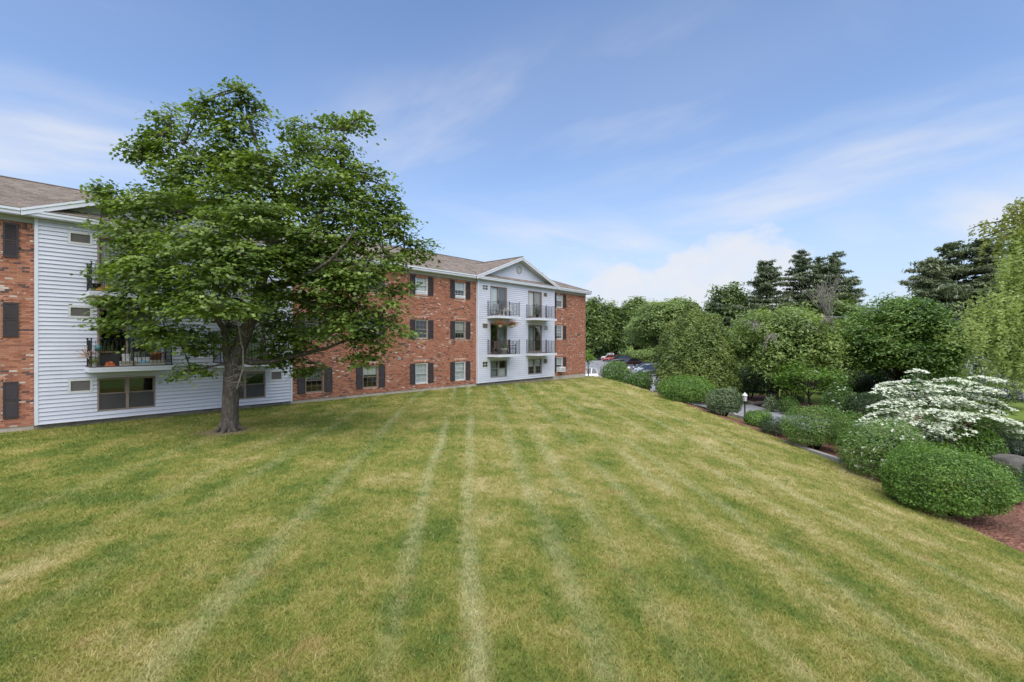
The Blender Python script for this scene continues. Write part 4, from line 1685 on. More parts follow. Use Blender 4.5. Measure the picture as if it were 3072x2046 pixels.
def build_maple():
    rng = np.random.default_rng(21)
    base = Vector((MAPLE[0], MAPLE[1], h1(*MAPLE)))
    root = tree_root('maple_tree', 'large leafy green maple tree with leaning trunk standing on the lawn', base)

    def q(dx, dy, off=0.0):
        return at(dx, dy, MY + off)
    tr = MB()
    trunk_pts = [Vector((base.x + 0.02, base.y, base.z - 0.15)), q(528, 985), q(530, 930), q(532, 880), q(540, 832), q(558, 782), q(580, 725), q(597, 670), q(608, 622), q(622, 580),
                 q(640, 520, 0.2), q(628, 440, 0.2), q(600, 360), q(572, 275), q(557, 205)]
    radii = [0.37, 0.30, 0.27, 0.262, 0.258, 0.235, 0.215, 0.19, 0.16, 0.135, 0.12, 0.09, 0.07, 0.04, 0.015]
    limb(tr, trunk_pts, radii, 0, 14)
    # root flare
    for a in range(7):
        an = a * 0.9 + 0.3
        d = Vector((math.cos(an), math.sin(an), 0))
        limb(tr, [base + d * 0.20 + Vector((0, 0, 0.34)), base + d * 0.34 + Vector((0, 0, 0.08)), base + d * 0.60 + Vector((0, 0, -0.06))], 0.12, 0.04, 6)
    limbs = [
        ([q(531, 860), q(520, 800, -0.2), q(515, 760, -0.3), q(480, 700, -0.6), q(420, 660, -0.8), q(330, 640, -0.8)], 0.15, 0.025),
        ([q(593, 668), q(650, 655, 0.2), q(720, 640, 0.3), q(820, 600, 0.4), q(930, 560, 0.3)], 0.15, 0.02),
        ([q(622, 580), q(680, 555, -0.2), q(740, 480, -0.2), q(780, 400, 0.2), q(790, 300, 0.8)], 0.13, 0.02),
        ([q(608, 620), q(560, 560, -0.4), q(470, 500, -0.7), q(350, 480, -0.4), q(240, 468, 0)], 0.13, 0.02),
        ([q(634, 500), q(560, 430, -0.3), q(470, 370, -0.2), q(395, 300, 0.2)], 0.10, 0.015),
        ([q(545, 825), q(620, 835, 0.4), q(700, 815, 0.6), q(800, 780, 0.3), q(870, 745, 0)], 0.12, 0.02),
        ([q(540, 838), q(500, 842, -0.3), q(440, 852, -0.6)], 0.07, 0.012),
        ([q(585, 715), q(540, 690, -1.2), q(470, 690, -2.2), q(400, 700, -2.8)], 0.10, 0.015),
        ([q(604, 640), q(620, 560, 1.2), q(600, 480, 2.2), q(560, 420, 2.6)], 0.11, 0.02),
        ([q(600, 660), q(680, 640, -1.2), q(760, 600, -2.0), q(820, 520, -2.2)], 0.11, 0.02),
        ([q(600, 660), q(700, 700, 1.0), q(780, 680, 1.6), q(860, 640, 1.6)], 0.10, 0.02),
    ]
    pts = []
    for p, a, b in limbs:
        pts += limb(tr, p, a, b, 7, 0.05)
    pts += trunk_pts[5:]
    B = [(557, 225, 26, 40, 0), (545, 290, 55, 45, 0), (525, 350, 80, 50, 0), (460, 275, 34, 40, -0.3), (385, 290, 38, 32, 0.4), (405, 340, 55, 40, 0.2), (322, 350, 40, 22, 0), (440, 400, 95, 50, 0),
         (600, 390, 95, 60, -0.5), (690, 300, 50, 34, 0.8), (775, 278, 58, 22, 1.0), (825, 290, 22, 22, 1.0), (720, 350, 70, 45, 0.2), (780, 360, 35, 30, 0.3), (740, 420, 85, 50, -0.6), (235, 450, 22, 22, 0), (285, 480, 55, 30, 0),
         (370, 470, 80, 45, -0.5), (320, 540, 85, 42, -0.7), (280, 600, 55, 38, -0.5), (350, 620, 90, 45, -1.4), (285, 690, 60, 36, -0.7), (300, 750, 65, 32, -0.8), (400, 690, 85, 45, -1.8),
         (400, 770, 80, 36, -1.0), (460, 560, 100, 55, -1.8), (590, 500, 100, 55, -1.6), (520, 460, 100, 55, -0.8), (680, 470, 80, 45, 0.2), (500, 640, 95, 40, -2.2), (500, 705, 85, 28, -2.6),
         (470, 790, 60, 34, -0.3), (440, 850, 48, 14, -0.5), (410, 868, 16, 8, -0.5), (560, 590, 80, 40, -2.0), (700, 600, 90, 50, -1.0), (730, 680, 90, 50, -0.6), (790, 740, 90, 45, -0.4), (690, 770, 85, 45, 0.6),
         (870, 700, 60, 45, -0.4), (835, 620, 75, 50, -0.8), (855, 790, 60, 36, 0), (830, 830, 40, 18, 0), (905, 750, 35, 30, -0.2), (915, 665, 22, 15, -0.3), (900, 520, 60, 48, 0.4), (945, 575, 40, 34, 0.3), (872, 445, 24, 38, 0.4), (860, 500, 60, 40, 0.6),
         (900, 470, 30, 26, 0.5), (975, 585, 18, 20, 0.3), (640, 810, 70, 40, 1.0), (700, 850, 50, 22, 0.8), (790, 540, 70, 45, -0.3), (640, 720, 60, 40, 1.6), (560, 770, 50, 30, 1.5)]
    B += [(480, 228, 26, 16, -0.2), (500, 250, 26, 20, -0.1), (345, 318, 28, 18, 0.2), (365, 335, 28, 18, 0.2), (828, 405, 26, 20, 0.4), (800, 395, 34, 26, 0.2), (815, 440, 40, 26, 0.2), (840, 380, 16, 12, 0.4), (775, 330, 34, 24, 0.6), (770, 500, 60, 40, -0.6), (825, 475, 45, 34, -0.2), (690, 540, 70, 40, -1.2), (760, 570, 60, 36, -0.8), (645, 600, 60, 36, -1.4), (855, 545, 50, 36, -0.5), (800, 660, 60, 40, -0.9), (760, 640, 60, 36, -1.2), (620, 680, 50, 30, -1.0), (900, 600, 40, 30, -0.2),
          (557, 195, 10, 16, 0), (540, 215, 12, 20, 0), (578, 232, 12, 18, 0), (470, 240, 10, 14, -0.3), (448, 250, 10, 16, -0.3), (362, 268, 14, 10, 0.4), (300, 345, 14, 8, 0), (312, 362, 16, 8, 0), (835, 272, 12, 10, 1.0),
          (218, 432, 10, 10, 0), (232, 425, 8, 8, 0), (878, 408, 9, 16, 0.4), (895, 432, 10, 12, 0.4), (930, 500, 12, 12, 0.4), (985, 560, 8, 14, 0.3), (940, 655, 16, 6, -0.3), (938, 770, 14, 10, -0.2), (262, 440, 14, 12, 0), (320, 430, 14, 12, 0.2),
          (395, 255, 8, 10, 0.4), (600, 250, 12, 14, 0), (620, 275, 14, 14, 0), (225, 690, 14, 10, -0.6), (235, 740, 14, 9, -0.8), (250, 620, 14, 12, -0.5), (228, 520, 16, 10, -0.4)]
    m = MY * KD / 1430
    blobs = []
    for (x, y, rx, ry, off) in B:
        c = q(x, y, off)
        rr = (rx + ry) / 2 * m
        blobs.append((c, (rx * m * 1.02, max(rr * 0.9, 0.3), ry * m * 0.98)))
        if rx > 70:
            for o2 in (1.9,):
                c2 = q(x + rng.uniform(-30, 30), y + rng.uniform(-10, 25), off * 0.4 + o2 + rng.uniform(-0.5, 0.5))
                blobs.append((c2, (rx * m * 0.62, rr * 0.6, ry * m * 0.62)))
    # twigs to the sprays
    for c, r in blobs:
        cv = Vector(c)
        near = min(pts, key=lambda p: (p - cv).length)
        mid = near.lerp(cv, 0.5) + Vector((0, 0, 0.12))
        limb(tr, [near, mid, cv], 0.035, 0.01, 5, 0.04)
        for k in range(3):
            tip = cv + Vector((rng.normal() * r[0] * 0.7, rng.normal() * r[1] * 0.7, rng.normal() * r[2] * 0.6))
            limb(tr, [mid, mid.lerp(tip, 0.6) + Vector((0, 0, 0.05)), tip], 0.016, 0.005, 4)
    t = reloc(tr.build('trunk', M['bark'], None, True), root)
    C, Nn = spray_crown(blobs, rng, 5.4, 20, 0.25, 0.21, 0.35, 0.85, 0.45, 0.27, 0.5)
    ok = facade_dist(C[:, 0], C[:, 1]) > 0.75
    # keep leaves clear of balconies
    C, Nn = C[ok], Nn[ok]
    sz = rng.uniform(0.052, 0.092, len(C))
    reloc(leaves('crown', C, Nn, sz, LEAF_MAPLE, M['leaf_maple'], None, rng, cup=0.22), root)
    print('maple leaves', len(C))
    # the dead bough hanging in front
    db = MB()
    dp = limb(db, [q(510, 655, -1.2), q(522, 690, -1.1), q(545, 742, -0.9), q(556, 790, -0.8), q(560, 812, -0.8), q(558, 845, -0.85), q(545, 895, -0.95)], 0.022, 0.03, 6, 0.02)
    limb(db, [q(545, 742, -0.9), q(560, 770, -0.6), q(572, 775, -0.4)], 0.02, 0.02, 5)
    for i in range(26):
        s = q(rng.uniform(548, 560), rng.uniform(840, 895), -0.9)
        e = s + Vector((rng.uniform(-0.75, 0.30), rng.uniform(-0.35, 0.35), rng.uniform(-0.28, 0.16)))
        limb(db, [s, s.lerp(e, 0.5) + Vector((0, 0, rng.uniform(-0.06, 0.1))), e], 0.011, 0.004, 4, 0.02)
    reloc(db.build('dead_bough', M['deadwood'], None, True), root)
    return root


build_maple()


# ---- broadleaf background trees
def bush_blobs(c, r, n, rng, bottom=-0.5, sub=0.42):
    """break an egg shaped crown into uneven lobes"""
    c = np.array(c)
    r = np.array(r)
    out = []
    for i in range(n):
        d = rand_unit(1, rng)[0]
        if d[2] < bottom:
            d[2] = -d[2] * 0.3
        f = rng.uniform(0.55, 0.80)
        s = rng.uniform(sub * 0.7, sub * 1.2)
        out.append((c + d * r * f, r * s * np.array([1, 1, 0.8])))
    return out


def broadleaf(name, label, x, Y, dx0, dx1, dytop, dybot, mat, seed, lobes=26, per_m2=2.0, n_leaf=14, sr=0.35, leaf=0.16, depth=None, tmpl=LEAF_OVAL, group=None, bark='barkdark', trunkr=None, extra=None, upb=0.75, sub=0.42, trunk_x=None):
    rng = np.random.default_rng(seed)
    m = Y * KD / 1430
    cx = ((dx0 + dx1) / 2 * KD - 1536) / 1430 * Y
    rx = (dx1 - dx0) / 2 * m
    zt = -(dytop * KD - 1023) / 1430 * Y
    zb = -(dybot * KD - 1023) / 1430 * Y
    gx = cx if trunk_x is None else ((trunk_x * KD - 1536) / 1430 * Y)
    gz = h1(gx, Y) - 0.07
    root = tree_root(name, label, (gx, Y, gz), group)
    c = Vector((cx, Y, (zt + zb) / 2))
    rz = (zt - zb) / 2
    blobs = bush_blobs(c, (rx, depth or rx * 0.9, rz), lobes, rng, sub=sub)
    C, Nn = spray_crown(blobs, rng, per_m2, n_leaf, sr, 0.42, 0.45, upb, 0.5, 0.32, 0.35)
    ok = (C[:, 2] < zt + 0.4) & (C[:, 2] > gz + 0.3)
    C, Nn = C[ok], Nn[ok]
    reloc(leaves('crown', C, Nn, rng.uniform(leaf * 0.7, leaf * 1.25, len(C)), tmpl, mat, None, rng, cup=0.15), root)
    tr = MB()
    tr_r = trunkr or rx * 0.06
    fork = Vector((gx + (cx - gx) * 0.4, Y, zb + rz * 0.35))
    limb(tr, [(gx, Y, gz - 0.1), (gx + rng.uniform(-0.1, 0.1), Y, (gz + fork.z) / 2), fork, c + Vector((0, 0, rz * 0.3))], [tr_r * 1.3, tr_r, tr_r * 0.8, tr_r * 0.25], 0, 9)
    for b in blobs:
        bc = Vector(b[0])
        st_ = fork.lerp(c, rng.uniform(0.0, 0.9))
        limb(tr, [st_, st_.lerp(bc, 0.5) + Vector((0, 0, rz * 0.05)), bc], tr_r * 0.32, tr_r * 0.06, 5, 0.1)
    reloc(tr.build('trunk', M[bark], None, True), root)
    if extra:
        extra(root, rng, c, (rx, rx * 0.9, rz), tr_r)
    return root, len(C)


def dead_twigs(root, rng, spots, Y, n=26, length=1.6, droop=-0.6, r=0.028):
    """bare grey twig fans"""
    db = MB()
    for (dx, dy, off, up) in spots:
        s = at(dx, dy, Y + off)
        for i in range(n):
            a = rng.uniform(0, 2 * math.pi)
            d = Vector((math.cos(a) * rng.uniform(0.3, 1), math.sin(a) * rng.uniform(0.2, 0.8), up + rng.uniform(-0.5, 0.5)))
            e = s + d * length * rng.uniform(0.5, 1.1)
            mpt = s.lerp(e, 0.5) + Vector((rng.uniform(-.12, .12), 0, rng.uniform(0, 0.25)))
            limb(db, [s, mpt, e], r, r * 0.3, 4, 0.05)
            for k in range(2):
                f = mpt.lerp(e, rng.uniform(0, 0.6))
                g2 = f + Vector((rng.uniform(-.5, .5), rng.uniform(-.3, .3), up * 0.4 + rng.uniform(-.35, .35))) * length * 0.45
                limb(db, [f, f.lerp(g2, 0.5), g2], r * 0.55, r * 0.25, 4, 0.03)
    return tag(reloc(db.build('dead_branches', M['deadwood'], None, True), root), kind='stuff')


tot = 0
TREES = []


def T(*a, **k):
    r_, n = broadleaf(*a, **k)
    TREES.append(r_)
    global tot
    tot += n
    return r_


grp = 'trees at the far end of the parking lot'
T('row_tree', 'tall dark green tree right of the brick building corner', 0, 122, 1335, 1405, 678, 845, M['leaf_grove'], 31, 30, 1.3, 13, 0.75, 0.38, group=grp)
T('row_tree', 'second green tree from the building corner, behind the white pickup', 0, 126, 1385, 1452, 690, 845, M['leaf_grove'], 32, 30, 1.3, 13, 0.75, 0.38, group=grp)
T('row_tree', 'green tree behind the crown of the broad pale tree', 0, 128, 1425, 1500, 684, 850, M['leaf_grove'], 33, 28, 1.2, 13, 0.75, 0.38, group=grp)
T('row_tree', 'tree partly hidden behind the building corner', 0, 124, 1285, 1352, 690, 845, M['leaf_grove'], 34, 28, 1.2, 13, 0.75, 0.38, group=grp)
T('broad_tree', 'broad round light green tree behind the parked black cars', 0, 84, 1428, 1655, 676, 842, M['leaf_mid'], 35, 70, 1.5, 14, 0.55, 0.25, sub=0.30, trunk_x=1510)
T('grove_tree', 'green tree top left of the tall pines', 0, 100, 1625, 1735, 642, 860, M['leaf_grove'], 36, 36, 0.82, 12, 0.62, 0.38)
T('grove_tree', 'dark tree low behind the tree with dead branches', 0, 82, 1690, 1830, 690, 890, M['leaf_grove'], 37, 36, 0.82, 12, 0.62, 0.36)
T('grove_tree', 'dark tree below the tall pines', 0, 86, 1810, 1990, 672, 890, M['leaf_grove'], 38, 38, 0.82, 12, 0.62, 0.36)
T('grove_tree', 'dark tree between the dense maple and the right pines', 0, 74, 1985, 2165, 690, 900, M['leaf_grove'], 39, 38, 0.82, 12, 0.62, 0.34)
T('grove_tree', 'dark tree behind the weeping tree', 0, 70, 2140, 2330, 690, 902, M['leaf_grove'], 40, 38, 0.82, 12, 0.62, 0.34)
T('grove_tree', 'dark tree at the right edge behind the weeping tree', 0, 72, 2300, 2500, 650, 902, M['leaf_grove'], 41, 36, 0.82, 12, 0.62, 0.34)
ash = T('ash_tree', 'light green tree with bare grey dead branches over the mulch bed', 0, 38.5, 1668, 1945, 692, 905, M['leaf_ash'], 42, 80, 2.6, 14, 0.36, 0.135, sub=0.28, trunk_x=1775, trunkr=0.42)
dead_twigs(ash, np.random.default_rng(5), [(1775, 768, -3.2, -0.9), (1862, 745, -3.0, -0.9), (1905, 730, -3.2, -0.7), (1730, 745, -3, -0.3)], 38.5, 16, 1.1)
dead_twigs(ash, np.random.default_rng(6), [(1905, 735, -1.0, 1.3), (1890, 715, -0.6, 1.2)], 38.5, 22, 2.0, r=0.022)
T('dense_maple', 'dense dark green maple behind the white flowering dogwood', 0, 37, 1925, 2215, 668, 940, M['leaf_dark'], 43, 90, 2.6, 15, 0.36, 0.135, sub=0.29, upb=0.9)
T('spreading_tree', 'small spreading bright green tree beside the mulch bed', 0, 33.5, 1785, 1935, 822, 935, M['leaf_shrub'], 44, 30, 2.4, 12, 0.26, 0.11, sub=0.34, upb=1.2, trunkr=0.10)
T('corner_tree', 'small lime green tree at the far brick corner', 0, 50.5, 1333, 1372, 798, 848, M['leaf_lime'], 45, 16, 3.0, 12, 0.24, 0.12)


def arborvitae(name, label, Y, dx0, dx1, dytop, seed):
    rng = np.random.default_rng(seed)
    m = Y * KD / 1430
    cx = ((dx0 + dx1) / 2 * KD - 1536) / 1430 * Y
    rx = (dx1 - dx0) / 2 * m
    gz = h1(cx, Y) - 0.05
    zt = -(dytop * KD - 1023) / 1430 * Y
    root = tree_root(name, label, (cx, Y, gz))
    hgt = zt - gz
    # several upright plumes side by side
    pl = [(0.0, 0.0, 1.0, 0.55), (-0.45, 0.1, 0.80, 0.5), (0.42, -0.1, 0.88, 0.52), (0.1, -0.5, 0.84, 0.52), (-0.2, -0.45, 0.74, 0.48), (0.55, 0.3, 0.72, 0.45), (-0.1, 0.5, 0.86, 0.5), (0.45, -0.45, 0.64, 0.45), (-0.52, -0.3, 0.62, 0.42)]
    Cs, Ns, Ds = [], [], []
    for (ox, oy, hf, rf) in pl:
        n = int(11000 * rf)
        u = rng.random(n) ** 0.85
        zc = gz + 0.25 + u * hgt * hf
        prof = np.sin(np.clip((1 - u) * 1.0 + 0.02, 0, 1) ** 0.62 * math.pi * 0.5) * (0.72 + 0.28 * np.minimum(u * 4, 1))
        a = rng.uniform(0, 2 * math.pi, n)
        lump = 1 + 0.10 * np.sin(a * 5 + u * 23) + 0.07 * np.sin(a * 9 - u * 41)
        rad = prof * rx * rf * lump * rng.uniform(0.80, 1.03, n)
        cxx, cyy = cx + ox * rx, Y + oy * rx
        Cs.append(np.stack([cxx + rad * np.cos(a), cyy + rad * np.sin(a), zc], 1))
        o = np.stack([np.cos(a), np.sin(a), np.full(n, 0.35)], 1)
        Ns.append(nrm(o + rng.normal(size=(n, 3)) * 0.55))
        Ds.append(nrm(np.stack([np.cos(a) * 0.5, np.sin(a) * 0.5, np.ones(n)], 1) + rng.normal(size=(n, 3)) * 0.3))
    C, Nn, D = np.concatenate(Cs), np.concatenate(Ns), np.concatenate(Ds)
    reloc(leaves('crown', C, Nn, rng.uniform(0.07, 0.135, len(C)), LEAF_OVAL, M['leaf_arbor'], None, rng, vdir=np.cross(D, Nn)), root)
    tr = MB()
    for (ox, oy, hf, rf) in pl[:5]:
        limb(tr, [(cx + ox * rx * 0.4, Y + oy * rx * 0.4, gz - 0.1), (cx + ox * rx * 0.8, Y + oy * rx * 0.8, gz + hgt * 0.3), (cx + ox * rx, Y + oy * rx, gz + hgt * hf * 0.9)], 0.16, 0.02, 6)
    reloc(tr.build('trunk', M['barkdark'], None, True), root)
    return root


arborvitae('arborvitae', 'big dense olive green arborvitae left of the drive', 40, 1497, 1690, 703, 51)


# ---- pines
def pine(name, label, Y, dxc, dxw, dytop, seed, lean=0.0, gap=0.0, group='tall pines behind the trees', start=0.22, dens=1.0):
    rng = np.random.default_rng(seed)
    m = Y * KD / 1430
    cx = (dxc * KD - 1536) / 1430 * Y
    gz = h1(cx, Y) - 0.07
    zt = -(dytop * KD - 1023) / 1430 * Y
    hgt = zt - gz
    hw = dxw * m
    root = tree_root(name, label, (cx, Y, gz), group)
    tr = MB()
    limb(tr, [(cx, Y, gz - 0.1), (cx + 0.1, Y, gz + hgt * 0.4), (cx + lean, Y, gz + hgt * 0.75), (cx + lean, Y, zt)], [0.38, 0.28, 0.15, 0.03], 0, 8)
    Cs, Ns, Ds = [], [], []
    u = start
    while u < 0.99:
        nb = rng.integers(4, 7)
        for k in range(nb):
            if rng.random() < gap:
                continue
            a = 2 * math.pi * (k + rng.random()) / nb
            L_ = hw * min(1.0, (1.03 - u) ** 0.62 * 1.55) * rng.choice([0.45, 0.75, 1.0, 1.25]) * rng.uniform(0.8, 1.1)
            d = Vector((math.cos(a), math.sin(a), 0))
            z0 = gz + hgt * u
            s = Vector((cx + lean * u, Y, z0))
            rise = rng.uniform(0.02, 0.22) + 0.5 * max(0, u - 0.8)
            e = s + d * L_ + Vector((0, 0, L_ * rise))
            mid = s + d * L_ * 0.5 + Vector((0, 0, L_ * rise * 0.2))
            limb(tr, [s, mid, e], 0.055 * (1.1 - u) + 0.02, 0.012, 4)
            nt = int(max(3, L_ * 4.4) * dens)
            for q_ in range(nt):
                f = 0.25 + 0.8 * (q_ + rng.random()) / nt
                p = (s.lerp(mid, f * 2) if f < 0.5 else mid.lerp(e, f * 2 - 1))
                sp = 0.40 * (1.0 - 0.3 * f) * (L_ / 3.0 + 0.35)
                n = 13
                off = rng.normal(size=(n, 3)) * np.array([sp, sp, 0.10])
                Cs.append(np.array(p)[None] + off + np.array([0, 0, 0.08]))
                dd = nrm(np.array(d)[None] * 0.6 + off * 0.8 + np.array([0, 0, 0.55]) + rng.normal(size=(n, 3)) * 0.4)
                Ds.append(dd)
                Ns.append(nrm(rng.normal(size=(n, 3)) * 0.7 + np.array([0, 0, 0.9])))
        u += rng.uniform(0.020, 0.042) * (14 / max(hgt, 8)) ** 0.5
    C, Nn, D = np.concatenate(Cs), np.concatenate(Ns), np.concatenate(Ds)
    reloc(leaves('crown', C, Nn, rng.uniform(0.22, 0.44, len(C)), NEEDLE * np.array([1.5, 1.0]), M['leaf_pine'], None, rng, vdir=np.cross(D, Nn)), root)
    reloc(tr.build('trunk', M['barkdark'], None, True), root)
    return root


pine('pine_tree', 'leftmost of the tall pines, above the light green tree', 92, 1763, 52, 600, 61)
pine('pine_tree', 'tallest pine of the middle clump, pointed top', 94, 1842, 46, 577, 62, gap=0.25)
pine('pine_tree', 'flat topped pine in the middle of the clump', 90, 1885, 52, 592, 63, gap=0.2)
pine('pine_tree', 'sparse pointed pine at the right of the middle clump', 93, 1922, 44, 582, 64, gap=0.35)
pine('pine_tree', 'lower wide pine beside the sky gap', 88, 1958, 38, 640, 65, gap=0.2)
pine('pine_tree', 'small pine low at the left of the pine clump', 98, 1650, 30, 680, 66)
pine('pine_tree', 'left pine of the right pair above the dense maple', 66, 2142, 66, 590, 67, gap=0.1, dens=1.2)
pine('pine_tree', 'broad irregular pine above the dense maple', 68, 2185, 74, 556, 68, gap=0.2, dens=1.2)
pine('pine_tree', 'dark pine touching the weeping tree', 66, 2265, 68, 552, 69, gap=0.12, dens=1.2)


# ---- weeping tree at the right edge
def weeping(Y=25.0):
    rng = np.random.default_rng(71)
    m = Y * KD / 1430
    bx = (2455 * KD - 1536) / 1430 * Y
    gz = h1(bx, Y) - 0.05
    root = tree_root('weeping_tree', 'pale green weeping tree with hanging branches at the right edge', (bx, Y, gz))
    tr = MB()
    top = at(2410, 560, Y)
    limb(tr, [(bx, Y, gz - 0.1), at(2450, 800, Y), at(2430, 650, Y), top, at(2380, 470, Y)], [0.34, 0.26, 0.2, 0.12, 0.04], 0, 9)
    # (tip x, tip y, depth offset, curtain height in sketch units, gold)
    S = [(2355, 455, 0, 70, 1), (2325, 470, -0.6, 55, 1), (2312, 508, 0.3, 30, 1), (2225, 528, 0.5, 40, 1), (2262, 545, 0, 40, 1), (2300, 548, -0.5, 60, 1), (2335, 545, -1, 330, 0), (2358, 535, -0.5, 350, 0), (2385, 520, 0.5, 360, 0),
         (2315, 600, -1.5, 200, 0), (2340, 610, -1.8, 270, 0), (2245, 688, -1.0, 75, 0), (2205, 735, -0.6, 45, 0), (2225, 712, -1.6, 95, 0), (2262, 692, -1.8, 130, 0), (2285, 690, -1.2, 190, 0), (2310, 700, -2.2, 190, 0), (2345, 700, -2.4, 200, 0),
         (2278, 760, -1.5, 110, 0), (2300, 780, -2.2, 120, 0), (2380, 640, -1.5, 250, 0), (2420, 600, -1, 280, 0), (2345, 570, 1.5, 250, 0), (2375, 580, 1.8, 260, 0), (2250, 750, 0.3, 70, 0), (2460, 560, 0, 280, 0), (2500, 620, 0, 240, 0), (2440, 640, -2, 240, 0),
         (2185, 745, -0.5, 30, 0), (2213, 722, -1.0, 55, 0), (2240, 702, -1.4, 75, 0), (2230, 738, -2.0, 65, 0), (2255, 715, -2.4, 85, 0), (2272, 742, -2.6, 85, 0), (2208, 760, -1.4, 35, 0), (2196, 762, -0.8, 25, 0), (2320, 800, -2.5, 100, 0), (2295, 830, -2.0, 65, 0), (2268, 720, -2.2, 80, 0)]
    parts = {0: [], 1: []}
    for (x, y, off, ch, gold) in S:
        tip = at(x, y, Y + off)
        s = Vector((bx, Y, 0)).lerp(top, 0.5)
        s = at(2420, min(max(y - 5, 520), 700), Y)
        arch = s.lerp(tip, 0.55) + Vector((0, 0, 0.45))
        pts = limb(tr, [s, arch, tip], 0.06, 0.012, 5, 0.03)
        ns = 30 + int(ch * 0.15)
        for k in range(ns):
            f = rng.uniform(0.30, 1.05) ** 0.8
            bpt = pts[min(int(f * (len(pts) - 1)), len(pts) - 1)]
            p0 = np.array(bpt) + np.array([rng.normal() * 0.30, rng.normal() * 0.35, rng.normal() * 0.10])
            L_ = ch * m * rng.uniform(0.45, 1.05)
            n = max(6, int(L_ / 0.05))
            tt = np.sort(rng.random(n))
            sway = rng.normal(size=2) * 0.45
            P = p0[None] + np.stack([sway[0] * tt ** 1.5 * L_ * 0.4, sway[1] * tt ** 1.5 * L_ * 0.4, -tt * L_], 1) + rng.normal(size=(n, 3)) * 0.055
            parts[gold].append(P)
    for gold, nm in ((0, 'leaf_willow'), (1, 'leaf_gold')):
        C = np.concatenate(parts[gold])
        C = C[C[:, 2] > gz + 0.5]
        n = len(C)
        Nn = nrm(rng.normal(size=(n, 3)) * np.array([1, 1, 0.5]))
        D = nrm(np.array([0, 0, -1.0])[None] + rng.normal(size=(n, 3)) * 0.45)
        reloc(leaves('crown', C, Nn, rng.uniform(0.06, 0.11, n), LEAF_OVAL, M[nm], None, rng, vdir=np.cross(D, Nn)), root)
    reloc(tr.build('trunk', M['barkdark'], None, True), root)


weeping()


